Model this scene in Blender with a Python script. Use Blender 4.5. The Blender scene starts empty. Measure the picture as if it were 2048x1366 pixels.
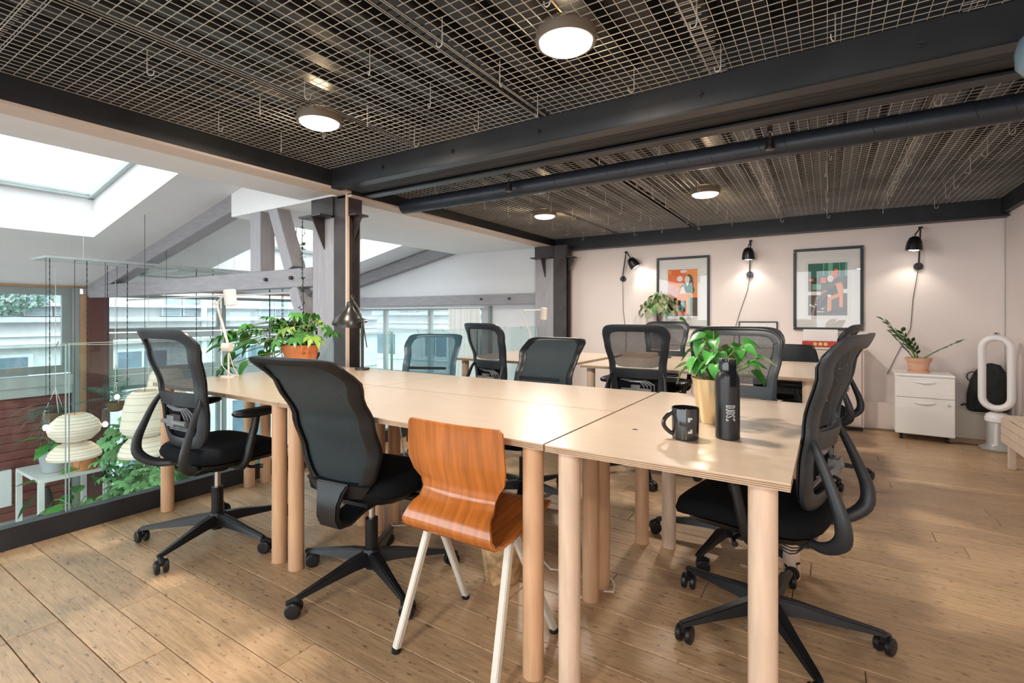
import bpy, bmesh, math, random
from mathutils import Vector, Matrix, Euler
rnd = random.Random(7)
PI = math.pi
sc = bpy.context.scene
COL = sc.collection

# ------------------------------------------------------------------ camera, world, exposure
cd = bpy.data.cameras.new('camera'); cam = bpy.data.objects.new('camera', cd); COL.objects.link(cam)
cd.sensor_fit = 'HORIZONTAL'; cd.sensor_width = 36.0; cd.lens = 36.0 * 990 / 2048
cd.shift_y = -51 / 2048; cd.clip_start = 0.02; cd.clip_end = 200
cam.location = (0, 0, 1.12); cam.rotation_euler = (PI / 2, 0, math.radians(32.5))
sc.camera = cam
sc.view_settings.view_transform = 'Standard'; sc.view_settings.look = 'None'
sc.view_settings.gamma = 1.0; sc.view_settings.use_curve_mapping = False
sc.view_settings.exposure = 0.95
w = bpy.data.worlds.new('overcast_sky'); sc.world = w; w.use_nodes = True
bg = w.node_tree.nodes['Background']; bg.inputs[0].default_value = (0.90, 0.96, 1.0, 1); bg.inputs[1].default_value = 2.6
SKY = bg
sc.cycles.use_denoising = True
sc.cycles.max_bounces = 8; sc.cycles.diffuse_bounces = 4; sc.cycles.glossy_bounces = 4
sc.cycles.transmission_bounces = 6; sc.cycles.transparent_max_bounces = 16
sc.cycles.sample_clamp_indirect = 4.0
sc.cycles.caustics_reflective = False; sc.cycles.caustics_refractive = False
LAMP_W = 17.5
WALL_LAMP_W = 5.0

# ------------------------------------------------------------------ materials
MATS = {}
def nodes(m):
    m.use_nodes = True; nt = m.node_tree
    return nt, nt.nodes, nt.links, nt.nodes['Principled BSDF']
def pm(name, col, rough=0.5, metal=0.0, var=0.08, scale=8.0, stretch=(1, 1, 1), bump=0.0, bscale=None, coat=0.0, emit=None, estr=0.0, island=0.0, spec=None, detail=4, rvar=0.0):
    """procedural principled material: noise colour variation, fine bump, optional per-object variation"""
    m = bpy.data.materials.new(name); nt, N, L, b = nodes(m)
    tc = N.new('ShaderNodeTexCoord'); mp = N.new('ShaderNodeMapping'); mp.inputs['Scale'].default_value = stretch
    L.new(tc.outputs['Object'], mp.inputs['Vector'])
    nz = N.new('ShaderNodeTexNoise'); nz.inputs['Scale'].default_value = scale; nz.inputs['Detail'].default_value = detail
    L.new(mp.outputs[0], nz.inputs['Vector'])
    r = N.new('ShaderNodeValToRGB')
    c = Vector(col[:3]); lo = c * (1 - var); hi = c * (1 + var)
    r.color_ramp.elements[0].position = 0.3; r.color_ramp.elements[1].position = 0.7
    r.color_ramp.elements[0].color = (*lo, 1); r.color_ramp.elements[1].color = (*[min(1, x) for x in hi], 1)
    L.new(nz.outputs['Fac'], r.inputs['Fac'])
    out = r.outputs['Color']
    if island:
        oi = N.new('ShaderNodeObjectInfo'); hs = N.new('ShaderNodeHueSaturation')
        mr = N.new('ShaderNodeMapRange'); mr.inputs[3].default_value = 1 - island; mr.inputs[4].default_value = 1 + island
        L.new(oi.outputs['Random'], mr.inputs[0]); L.new(mr.outputs[0], hs.inputs['Value']); L.new(out, hs.inputs['Color'])
        out = hs.outputs['Color']
        ad = N.new('ShaderNodeVectorMath'); ad.operation = 'ADD'; ml = N.new('ShaderNodeMath'); ml.operation = 'MULTIPLY'; ml.inputs[1].default_value = 37
        L.new(oi.outputs['Random'], ml.inputs[0]); L.new(mp.outputs[0], ad.inputs[0]); L.new(ml.outputs[0], ad.inputs[1]); L.new(ad.outputs[0], nz.inputs['Vector'])
    L.new(out, b.inputs['Base Color'])
    b.inputs['Roughness'].default_value = rough; b.inputs['Metallic'].default_value = metal
    if rvar:
        mr2 = N.new('ShaderNodeMapRange'); mr2.inputs[3].default_value = rough - rvar; mr2.inputs[4].default_value = rough + rvar
        L.new(nz.outputs['Fac'], mr2.inputs[0]); L.new(mr2.outputs[0], b.inputs['Roughness'])
    b.inputs['Coat Weight'].default_value = coat; b.inputs['Coat IOR'].default_value = 1.75 if name == 'birch_top' else 1.5; b.inputs['Coat Roughness'].default_value = 0.28 if name == 'birch_top' else 0.15
    if spec is not None: b.inputs['Specular IOR Level'].default_value = spec
    if emit: b.inputs['Emission Color'].default_value = (*emit, 1); b.inputs['Emission Strength'].default_value = estr
    if bump:
        n2 = N.new('ShaderNodeTexNoise'); n2.inputs['Scale'].default_value = bscale or scale * 6; n2.inputs['Detail'].default_value = 3
        L.new(mp.outputs[0], n2.inputs['Vector'])
        bp = N.new('ShaderNodeBump'); bp.inputs['Strength'].default_value = bump; bp.inputs['Distance'].default_value = 0.004
        L.new(n2.outputs['Fac'], bp.inputs['Height']); L.new(bp.outputs[0], b.inputs['Normal'])
    MATS[name] = m; return m
def glass(name, tint, refl=0.03, rough=0.0):
    m = bpy.data.materials.new(name); m.use_nodes = True; nt = m.node_tree; N = nt.nodes; L = nt.links
    N.remove(N['Principled BSDF']); o = N['Material Output']
    t = N.new('ShaderNodeBsdfTransparent'); t.inputs[0].default_value = (*tint, 1)
    g = N.new('ShaderNodeBsdfGlossy'); g.inputs['Roughness'].default_value = rough; g.inputs[0].default_value = (1, 1, 1, 1)
    ge = N.new('ShaderNodeNewGeometry'); dt = N.new('ShaderNodeVectorMath'); dt.operation = 'DOT_PRODUCT'
    L.new(ge.outputs['Incoming'], dt.inputs[0]); L.new(ge.outputs['Normal'], dt.inputs[1])
    def mth(op, a, b=None):
        n = N.new('ShaderNodeMath'); n.operation = op
        for i, x in enumerate((a, b)):
            if x is None: continue
            if isinstance(x, (int, float)): n.inputs[i].default_value = x
            else: L.new(x, n.inputs[i])
        return n.outputs[0]
    f = mth('MULTIPLY_ADD', mth('POWER', mth('SUBTRACT', 1.0, mth('ABSOLUTE', dt.outputs['Value'])), 5.0), 0.9)
    f.node.inputs[2].default_value = refl
    mx = N.new('ShaderNodeMixShader'); L.new(f, mx.inputs[0]); L.new(t.outputs[0], mx.inputs[1]); L.new(g.outputs[0], mx.inputs[2])
    L.new(mx.outputs[0], o.inputs[0]); MATS[name] = m; return m
def meshfab(name, col, alpha, scale=900):
    """open woven mesh cloth: part see-through, part dark thread"""
    m = pm(name, col, 0.8, var=0.25, scale=scale, detail=1)
    nt = m.node_tree; N = nt.nodes; L = nt.links; b = N['Principled BSDF']; o = N['Material Output']
    t = N.new('ShaderNodeBsdfTransparent'); mx = N.new('ShaderNodeMixShader')
    v = N.new('ShaderNodeTexNoise'); v.inputs['Scale'].default_value = scale; tc = N.new('ShaderNodeTexCoord'); L.new(tc.outputs['Object'], v.inputs['Vector'])
    r = N.new('ShaderNodeMapRange'); r.inputs[1].default_value = 0.3; r.inputs[2].default_value = 0.7; r.inputs[3].default_value = alpha - 0.25; r.inputs[4].default_value = alpha + 0.25
    L.new(v.outputs['Fac'], r.inputs[0]); L.new(r.outputs[0], mx.inputs[0])
    L.new(t.outputs[0], mx.inputs[1]); L.new(b.outputs[0], mx.inputs[2]); L.new(mx.outputs[0], o.inputs[0])
    return m

pm('oak_plank', (0.48, 0.32, 0.185), 0.36, var=0.20, scale=9, stretch=(1.0, 9, 3), bump=0.2, bscale=14, island=0.13, rvar=0.08, detail=8)
_m = MATS['oak_plank']; _N = _m.node_tree.nodes; _L = _m.node_tree.links; _b = _N['Principled BSDF']
_src = _b.inputs['Base Color'].links[0].from_socket; _t = _N.new('ShaderNodeTexCoord'); _mp = _N.new('ShaderNodeMapping'); _mp.inputs['Scale'].default_value = (1, 2.5, 1)
_n = _N.new('ShaderNodeTexNoise'); _n.inputs['Scale'].default_value = 26; _n.inputs['Detail'].default_value = 6; _r = _N.new('ShaderNodeValToRGB')
_r.color_ramp.elements[0].position = .30; _r.color_ramp.elements[0].color = (.42, .38, .34, 1); _r.color_ramp.elements[1].position = .40; _r.color_ramp.elements[1].color = (1, 1, 1, 1)
_x = _N.new('ShaderNodeMix'); _x.data_type = 'RGBA'; _x.blend_type = 'MULTIPLY'; _x.inputs[0].default_value = 1
_L.new(_t.outputs['Object'], _mp.inputs[0]); _L.new(_mp.outputs[0], _n.inputs['Vector']); _L.new(_n.outputs['Fac'], _r.inputs[0]); _L.new(_src, _x.inputs[6]); _L.new(_r.outputs[0], _x.inputs[7]); _L.new(_x.outputs[2], _b.inputs['Base Color'])
pm('oak_dark_gap', (0.06, 0.035, 0.02), 0.9)
pm('birch_top', (0.60, 0.455, 0.325), 0.30, var=0.06, scale=4, stretch=(1.5, 7, 1), bump=0.0, coat=1.0, island=0.03)
pm('birch_leg', (0.60, 0.37, 0.22), 0.5, var=0.10, scale=9, stretch=(6, 6, 0.7), bump=0.05, island=0.08)
pm('birch_leg_pale', (0.66, 0.50, 0.38), 0.5, var=0.10, scale=9, stretch=(6, 6, 0.7), bump=0.05, island=0.05)
pm('ply_light', (0.55, 0.40, 0.27), 0.5, var=0.1, scale=20)
pm('ply_dark', (0.24, 0.15, 0.09), 0.6, var=0.15, scale=20)
pm('teak_ply', (0.43, 0.13, 0.022), 0.2, var=0.30, scale=4.0, stretch=(11, .9, .9), coat=0.6, detail=9)
pm('black_plastic', (0.009, 0.010, 0.012), 0.36, var=0.15, scale=30, bump=0.05, bscale=300, spec=.35)
pm('grey_plastic', (0.022, 0.027, 0.033), 0.40, var=0.1, scale=30, bump=0.05, bscale=300, spec=.45)
pm('clear_grey_plastic', (0.18, 0.19, 0.20), 0.3, var=0.2, scale=30)
pm('black_gloss', (0.012, 0.012, 0.014), 0.08, var=0.1, coat=0.5)
pm('matte_black', (0.010, 0.010, 0.012), 0.33, 0.1, var=0.1)
pm('black_fabric', (0.006, 0.007, 0.009), 0.9, var=0.3, scale=200, bump=0.3, bscale=500, spec=.15)
meshfab('mesh_black', (0.03, 0.034, 0.04), 0.80)
meshfab('mesh_dense', (0.014, 0.025, 0.030), 1.08)
meshfab('mesh_blue_reflect', (0.03, 0.10, 0.14), 0.80)  # mesh and plastic of one chair: blue of reflected light put into the colour
pm('plastic_blue_reflect', (0.03, 0.075, 0.10), 0.4)
pm('chrome', (0.55, 0.56, 0.58), 0.2, 1.0, var=0.05)
pm('zinc_wire', (0.66, 0.65, 0.63), 0.42, 0.3, var=0.2, scale=3)
pm('black_deck', (0.014, 0.016, 0.020), 0.42, 0.0, var=0.3, scale=3)
pm('black_steel', (0.018, 0.021, 0.026), 0.45, 0.0, var=0.25, scale=5, bump=0.05)
pm('brown_steel', (0.045, 0.036, 0.036), 0.45, 0.1, var=0.35, scale=6, bump=0.05)
pm('black_timber', (0.022, 0.024, 0.028), 0.75, var=0.4, scale=8, stretch=(1, 8, 8), bump=0.8, bscale=20)
pm('duct_paint', (0.022, 0.029, 0.042), 0.42, 0.1, var=0.15, scale=6)
pm('white_plaster', (0.75, 0.75, 0.765), 0.85, var=0.02, scale=3, bump=0.1, bscale=80)
pm('shaft_white', (0.86, 0.86, 0.86), 0.8, var=0.02, scale=3)
pm('warm_lit_board', (0.62, 0.52, 0.46), 0.8, var=0.03)  # warm lamp light on the beam underside, put into the board colour
pm('pink_wall', (0.82, 0.735, 0.705), 0.85, var=0.02, scale=2.5, bump=0.25, bscale=60)
pm('pink_paint', (0.72, 0.62, 0.575), 0.55, var=0.02, scale=2)
pm('cream_paint', (0.74, 0.66, 0.56), 0.5, var=0.02)
pm('grey_timber', (0.30, 0.285, 0.30), 0.6, var=0.10, scale=6, stretch=(1, 6, 6), bump=0.15, bscale=30)
pm('grey_timber_post', (0.34, 0.33, 0.35), 0.6, var=0.08, scale=6, stretch=(6, 6, 1), bump=0.12, bscale=30)
pm('purple_timber', (0.11, 0.085, 0.09), 0.6, var=0.1, scale=6)
pm('light_batten', (0.62, 0.47, 0.37), 0.6, var=0.06)
pm('red_brown_paint', (0.10, 0.035, 0.03), 0.5, var=0.1)
pm('red_cladding', (0.16, 0.045, 0.038), 0.55, var=0.22, scale=3, stretch=(3, 1, 8), island=0.12)
pm('window_frame', (0.26, 0.30, 0.29), 0.5, var=0.05)
pm('window_frame_light', (0.42, 0.47, 0.46), 0.5, var=0.05)
pm('orange_wood_trim', (0.42, 0.25, 0.14), 0.5, var=0.08)
pm('stone_facade', (0.66, 0.69, 0.68), 0.9, var=0.10, scale=1.5, bump=0.2)
pm('facade_white', (0.76, 0.79, 0.80), 0.8, var=0.04)
pm('facade_grey', (0.42, 0.47, 0.50), 0.8, var=0.1)
pm('blue_fitting', (0.16, 0.24, 0.30), 0.3)
pm('shutter', (0.46, 0.55, 0.58), 0.7, var=0.05)
pm('dark_pane', (0.13, 0.20, 0.25), 0.15, var=0.3, scale=2)
pm('brick', (0.45, 0.28, 0.24), 0.9, var=0.2, scale=12)
pm('paving', (0.38, 0.37, 0.36), 0.8, var=0.12, scale=2)
pm('white_metal', (0.74, 0.74, 0.72), 0.4, var=0.03)
pm('chair_leg_white', (0.68, 0.66, 0.60), 0.45, var=0.06)
pm('lamp_white', (0.66, 0.61, 0.57), 0.45, var=0.03)
pm('bronze_black', (0.06, 0.055, 0.05), 0.3, 0.7, var=0.2)
pm('terracotta', (0.58, 0.20, 0.075), 0.75, var=0.10, scale=6, bump=0.1)
pm('terracotta_pale', (0.70, 0.40, 0.27), 0.75, var=0.08, scale=6, bump=0.1)
pm('grey_pot', (0.36, 0.38, 0.39), 0.7, var=0.05)
pm('gold', (0.70, 0.57, 0.36), 0.3, 0.85, var=0.05)
pm('soil', (0.05, 0.032, 0.02), 0.95, var=0.4, scale=60, bump=0.6)
pm('leaf_green', (0.055, 0.21, 0.035), 0.4, var=0.25, scale=14, island=0.35)
pm('leaf_bright', (0.05, 0.23, 0.035), 0.35, var=0.25, scale=14, island=0.30)
pm('leaf_yellow', (0.22, 0.36, 0.06), 0.45, var=0.25, scale=14, island=0.25)
pm('leaf_bush', (0.12, 0.30, 0.11), 0.5, var=0.3, scale=10, island=0.45)
pm('leaf_dark', (0.035, 0.10, 0.035), 0.35, var=0.25, scale=14, island=0.3)
pm('leaf_pale', (0.38, 0.44, 0.24), 0.6, var=0.3, scale=14, island=0.3)
pm('leaf_blue', (0.05, 0.16, 0.11), 0.5, var=0.2, scale=14, island=0.2)
pm('stem_green', (0.16, 0.24, 0.08), 0.6); pm('stem_brown', (0.17, 0.10, 0.06), 0.8, bump=0.3)
pm('cable_black', (0.02, 0.02, 0.02), 0.5); pm('cable_white', (0.7, 0.67, 0.62), 0.5); pm('cable_orange', (0.5, 0.25, 0.12), 0.5)
pm('cork', (0.50, 0.32, 0.16), 0.95, var=0.45, scale=28, bump=1.0, bscale=60, detail=8)
pm('curtain', (0.86, 0.86, 0.84), 0.9, var=0.03)
pm('paper', (0.86, 0.86, 0.85), 0.8, var=0.01)
pm('print_white', (0.80, 0.80, 0.79), 0.8, var=0.01)
pm('ink_orange', (0.80, 0.16, 0.03), 0.7, var=0.08); pm('ink_orange_light', (0.90, 0.32, 0.10), 0.7, var=0.05)
pm('ink_black', (0.03, 0.03, 0.03), 0.7); pm('ink_brown', (0.10, 0.075, 0.055), 0.7, var=0.1); pm('ink_green', (0.02, 0.15, 0.10), 0.7, var=0.1)
pm('ink_mint', (0.16, 0.46, 0.32), 0.7, var=0.05); pm('ink_pink', (0.80, 0.45, 0.40), 0.7); pm('ink_skin', (0.86, 0.80, 0.76), 0.7); pm('ink_grey', (0.3, 0.3, 0.3), 0.7)
pm('red_box', (0.45, 0.03, 0.02), 0.35); pm('brass', (0.6, 0.42, 0.15), 0.35, 0.8)
pm('cabinet_white', (0.88, 0.88, 0.86), 0.35, var=0.01)
pm('fan_white', (0.88, 0.87, 0.90), 0.25, var=0.01); pm('fan_silver', (0.50, 0.49, 0.48), 0.35, 0.3, var=0.03)
pm('bag_fabric', (0.018, 0.022, 0.022), 0.85, var=0.3, scale=40, bump=0.4); pm('pale_wood', (0.68, 0.56, 0.46), 0.55, var=0.06, scale=5, stretch=(1, 6, 1))
pm('logo_grey', (0.42, 0.44, 0.45), 0.5)
pm('lamp_housing', (0.16, 0.13, 0.10), 0.5, var=0.05)
pm('diffuser', (0.9, 0.88, 0.85), 0.5, emit=(1.0, 0.95, 0.90), estr=.5)
pm('bulb_glow', (1, 0.8, 0.5), 0.5, emit=(1.0, 0.72, 0.38), estr=14)
pm('wall_bulb', (1, 0.9, 0.8), 0.5, emit=(1.0, 0.95, 0.88), estr=8)
pm('rice_paper', (0.66, 0.57, 0.47), 0.8, var=0.02, emit=(1.0, 0.82, 0.58), estr=0.07)
pm('bamboo_rib', (0.34, 0.28, 0.22), 0.7)
pm('tree_leaf', (0.20, 0.33, 0.27), 0.8, var=0.3)
pm('dried_flower', (0.32, 0.27, 0.31), 0.9, var=0.3)
glass('guard_glass', (0.90, 0.965, 0.955)); glass('window_glass', (0.93, 0.975, 0.98)); glass('sky_glass', (0.96, 0.98, 0.98)); glass('bulb_glass', (0.97, 0.97, 0.97))
pm('glass_edge', (0.35, 0.52, 0.50), 0.1)

# ------------------------------------------------------------------ mesh builder
class MB:
    def __init__(s): s.v = []; s.f = []; s.mi = []; s.m = 0
    def add(s, vs, fs, M=None):
        k = len(s.v)
        s.v += [tuple(M @ Vector(p)) if M else tuple(p) for p in vs]
        s.f += [tuple(i + k for i in f) for f in fs]; s.mi += [s.m] * len(fs); return s
    def box(s, c, d, rot=None, M=None):
        x, y, z = d[0] / 2, d[1] / 2, d[2] / 2
        R = (Euler(rot).to_matrix() if rot else Matrix.Identity(3))
        vs = [Vector(c) + R @ Vector((i * x, j * y, k * z)) for i in (-1, 1) for j in (-1, 1) for k in (-1, 1)]
        return s.add(vs, [(0, 1, 3, 2), (4, 6, 7, 5), (0, 4, 5, 1), (2, 3, 7, 6), (0, 2, 6, 4), (1, 5, 7, 3)], M)
    def b2(s, x0, x1, y0, y1, z0, z1): return s.box(((x0 + x1) / 2, (y0 + y1) / 2, (z0 + z1) / 2), (abs(x1 - x0), abs(y1 - y0), abs(z1 - z0)))
    def tube(s, pts, r, n=8, closed=False, flat=1.0, up=None, M=None):
        pts = [Vector(p) for p in pts]; m = len(pts); rs = r if isinstance(r, (list, tuple)) else [r] * m
        vs = []; prev = None
        for i, p in enumerate(pts):
            a = pts[(i - 1) % m] if (closed or i) else p; b = pts[(i + 1) % m] if (closed or i < m - 1) else p
            t = (b - a).normalized() if (b - a).length > 1e-9 else Vector((0, 0, 1))
            if prev is None:
                u = Vector(up) if up else (Vector((0, 0, 1)) if abs(t.z) < 0.9 else Vector((1, 0, 0)))
            else: u = prev
            u = (u - t * u.dot(t)); u = u.normalized() if u.length > 1e-6 else t.orthogonal().normalized()
            prev = u; q = t.cross(u)
            for k in range(n):
                an = 2 * PI * (k + .5) / n
                vs.append(p + u * (math.cos(an) * rs[i] * flat) + q * (math.sin(an) * rs[i]))
        fs = []
        for i in range(m if closed else m - 1):
            j = (i + 1) % m
            for k in range(n):
                l = (k + 1) % n; fs.append((i * n + k, i * n + l, j * n + l, j * n + k))
        if not closed: fs += [tuple(reversed(range(n))), tuple(range((m - 1) * n, m * n))]
        return s.add(vs, fs, M)
    def cyl(s, a, b, r, n=16, r2=None): return s.tube([a, b], [r, r if r2 is None else r2], n)
    def lathe(s, prof, n=24, c=(0, 0, 0), M=None):
        vs = []; fs = []
        for (r, z) in prof:
            for k in range(n):
                a = 2 * PI * k / n; vs.append((c[0] + r * math.cos(a), c[1] + r * math.sin(a), c[2] + z))
        for i in range(len(prof) - 1):
            for k in range(n):
                l = (k + 1) % n; fs.append((i * n + k, i * n + l, (i + 1) * n + l, (i + 1) * n + k))
        if prof[0][0] > 1e-4: fs.append(tuple(reversed(range(n))))
        if prof[-1][0] > 1e-4: fs.append(tuple(range((len(prof) - 1) * n, len(prof) * n)))
        return s.add(vs, fs, M)
    def loops(s, L, cap=True):
        n = len(L[0]); vs = [p for l in L for p in l]; fs = []
        for i in range(len(L) - 1):
            for k in range(n):
                l = (k + 1) % n; fs.append((i * n + k, i * n + l, (i + 1) * n + l, (i + 1) * n + k))
        if cap: fs += [tuple(reversed(range(n))), tuple(range((len(L) - 1) * n, len(L) * n))]
        return s.add(vs, fs)
    def grid(s, fn, nu, nv, thick=0.0):
        """sheet fn(u,v)->point, u,v in 0..1, given real thickness along its normal"""
        P = [[Vector(fn(i / nu, j / nv)) for j in range(nv + 1)] for i in range(nu + 1)]
        if not thick:
            return s.add([p for r in P for p in r], [(i * (nv + 1) + j, (i + 1) * (nv + 1) + j, (i + 1) * (nv + 1) + j + 1, i * (nv + 1) + j + 1) for i in range(nu) for j in range(nv)])
        A = []; B = []
        for i in range(nu + 1):
            for j in range(nv + 1):
                du = P[min(i + 1, nu)][j] - P[max(i - 1, 0)][j]; dv = P[i][min(j + 1, nv)] - P[i][max(j - 1, 0)]
                n = du.cross(dv); n = n.normalized() if n.length > 1e-12 else Vector((0, 0, 1))
                A.append(P[i][j] + n * thick / 2); B.append(P[i][j] - n * thick / 2)
        K = (nu + 1) * (nv + 1); W = nv + 1; fs = []
        for i in range(nu):
            for j in range(nv):
                a, b, c, d = i * W + j, (i + 1) * W + j, (i + 1) * W + j + 1, i * W + j + 1
                fs += [(a, b, c, d), (a + K, d + K, c + K, b + K)]
        for i in range(nu):
            a, b = i * W, (i + 1) * W; fs.append((a, a + K, b + K, b)); a, b = i * W + nv, (i + 1) * W + nv; fs.append((a, b, b + K, a + K))
        for j in range(nv):
            fs.append((j, j + 1, j + 1 + K, j + K)); a = nu * W + j; fs.append((a, a + K, a + 1 + K, a + 1))
        return s.add(A + B, fs)
    def prism(s, poly, z0, z1, M=None):
        n = len(poly); vs = [(x, y, z0) for x, y in poly] + [(x, y, z1) for x, y in poly]
        return s.add(vs, [tuple(reversed(range(n))), tuple(range(n, 2 * n))] + [(i, (i + 1) % n, n + (i + 1) % n, n + i) for i in range(n)], M)
    def mesh(s, name, mats, smooth=35, bevel=0.0):
        me = bpy.data.meshes.new(name); me.from_pydata(s.v, [], s.f)
        ms = mats if isinstance(mats, (list, tuple)) else [mats]
        for m in ms: me.materials.append(MATS[m])
        if len(ms) > 1:
            for p, i in zip(me.polygons, s.mi): p.material_index = i
        if bevel:
            bm = bmesh.new(); bm.from_mesh(me)
            ed = [e for e in bm.edges if len(e.link_faces) == 2 and e.calc_face_angle(0) > 0.6]
            bmesh.ops.bevel(bm, geom=ed, offset=bevel, segments=2, affect='EDGES', clamp_overlap=True)
            bm.to_mesh(me); bm.free()
        me.update()
        if smooth:
            for p in me.polygons: p.use_smooth = True
            me.set_sharp_from_angle(angle=math.radians(smooth))
        return me
    def build(s, name, mats, parent=None, smooth=35, bevel=0.0):
        o = bpy.data.objects.new(name, s.mesh(name, mats, smooth, bevel)); COL.objects.link(o)
        if parent: o.parent = parent
        return o
def tag(o, label=None, cat=None, group=None, kind=None):
    if label: o['label'] = label
    if cat: o['category'] = cat
    if group: o['group'] = group
    if kind: o['kind'] = kind
    return o
def thing(name, label, cat, loc=(0, 0, 0), rz=0, group=None):
    o = bpy.data.objects.new(name, None); COL.objects.link(o); o.empty_display_size = 0.1
    o.location = loc; o.rotation_euler = (0, 0, rz); return tag(o, label, cat, group)
def copy_tree(o, parent=None):
    c = o.copy(); COL.objects.link(c); c.parent = parent
    for ch in list(o.children): copy_tree(ch, c)
    return c
def place(proto, used, loc, rz, label, group):
    r = proto if not used else copy_tree(proto)
    r.location = loc; r.rotation_euler = (0, 0, rz); r['label'] = label; r['group'] = group
    return r
def inst(name, me, parent, M=None):
    o = bpy.data.objects.new(name, me); COL.objects.link(o); o.parent = parent
    if M is not None: o.matrix_local = M
    return o
def struct(name, mb, mat, parent=None, **k):
    o = mb.build(name, mat, parent, **k)
    if not parent: o['kind'] = 'structure'
    return o
def B(x0, x1, y0, y1, z0, z1): return MB().b2(x0, x1, y0, y1, z0, z1)

# ================================================================== THE SETTING
# floor: oak boards one by one, running along X
fl = struct('floor', B(-3.36, 1.35, -3.0, 6.13, -0.12, -0.022), 'oak_dark_gap', smooth=0)
y = 0.0; row = 0
r5 = random.Random(5)
ys = -0.35
while ys < 6.12:
    wd = 0.142; y1 = min(ys + wd, 6.13); x = -3.355 + 0.0 - r5.uniform(0, 0.9)
    while x < 1.35:
        ln = r5.uniform(0.75, 1.7); a = max(x, -3.355); b = min(x + ln, 1.35)
        if b - a > 0.05:
            zt = r5.uniform(-0.0012, 0.0)
            vs = [(a + .0012, ys + .0012, -.021), (b - .0012, ys + .0012, -.021), (b - .0012, y1 - .0012, -.021), (a + .0012, y1 - .0012, -.021)]
            c = .0022
            mid = [(p[0], p[1], zt - c) for p in vs]
            top = [(a + .0012 + c, ys + .0012 + c, zt), (b - .0012 - c, ys + .0012 + c, zt), (b - .0012 - c, y1 - .0012 - c, zt), (a + .0012 + c, y1 - .0012 - c, zt)]
            m = MB().add(vs + mid + top, [(0, 3, 2, 1), (8, 9, 10, 11)] + [(i, (i + 1) % 4, 4 + (i + 1) % 4, 4 + i) for i in range(4)] + [(4 + i, 4 + (i + 1) % 4, 8 + (i + 1) % 4, 8 + i) for i in range(4)])
            m.build('plank', 'oak_plank', fl, smooth=0)
        x += ln
    ys += wd
m = MB()
for i in range(19):
    m.b2(-3.355, 1.35, -0.352 - 0.142 * (i + 1), -0.355 - 0.142 * i, -0.021, 0)
tag(m.build('rear_planks', 'oak_plank', fl, smooth=0), kind='stuff')

# walls
struct('wall_back', B(-3.37, 1.35, 6.13, 6.3, 0, 2.42), 'pink_wall', smooth=0)
struct('wall_right', B(1.35, 1.5, -3, 6.3, 0, 2.42), 'pink_wall', smooth=0)
m = MB(); m.b2(-3.36, 1.5, -3.15, -3, 0, 0.35); m.b2(-3.36, 1.5, -3.15, -3, 2.3, 2.5)
for x in (-3.3, -1.8, -.3, 1.2): m.b2(x - .06, x + .06, -3.15, -3, .35, 2.3)
struct('wall_rear', m, 'white_plaster', smooth=0)  # unseen wall, its wide openings shaped to let sky light fill the room
# lower part of the back wall: plinth in cream, then sloped skirting
m = MB(); m.b2(0.30, 1.35, 6.06, 6.13, 0, .235); m.b2(.30, 1.35, 6.045, 6.13, .235, .262); struct('baseboard_back', m, 'cream_paint', bevel=.004)
struct('trim_1', MB().cyl((1.335, 6.12, .26), (1.335, 6.12, 2.0), .006, 8), 'white_metal')

# ceiling: black corrugated deck, ribs one by one
ce = struct('ceiling', B(-3.2, 1.5, -3, 6.3, 2.46, 2.5), 'black_deck', smooth=0)
prof = [(-.1, 0), (-.062, 0), (-.045, -.075), (.045, -.075), (.062, 0), (.1, 0)]
def rib(y0, y1):
    m = MB(); vs = []
    for yy in (y0, y1):
        vs += [(a, yy, b) for a, b in prof] + [(a, yy, b + .006) for a, b in prof]
    fs = []
    for i in range(5): fs += [(i, i + 1, i + 13, i + 12), (i + 6, i + 18, i + 19, i + 7)]
    m.add(vs, fs); return m.mesh('deck_rib', 'black_deck', smooth=0)
for (y0, y1) in ((-2.9, 2.43), (2.8, 6.1)):
    me = rib(y0, y1)
    for i in range(23): inst('deck_rib', me, ce, Matrix.Translation((-3.05 + .2 * i, 0, 2.42)))

# steel edge beams and plaster boxing along the void
struct('beam_void_near', B(-3.19, -3.15, -3, 2.6, 2.10, 2.46), 'black_steel', bevel=.003)
struct('beam_void_far', B(-3.19, -3.15, 2.6, 6.13, 2.075, 2.46), 'black_steel', bevel=.003)
struct('trim_2', B(-3.32, -3.15, -3, 2.6, 2.085, 2.10), 'warm_lit_board', smooth=0)
struct('trim_3', B(-3.32, -3.15, 2.6, 6.13, 2.06, 2.075), 'warm_lit_board', smooth=0)
m = MB(); m.b2(-3.78, -3.19, -3, 2.6, 2.105, 2.66); struct('ceiling_boxing_near', m, 'white_plaster', smooth=0)
m = MB(); m.b2(-4.9, -3.19, 2.6, 6.13, 2.085, 2.66); struct('ceiling_boxing_far', m, 'shaft_white', smooth=0)
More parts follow.
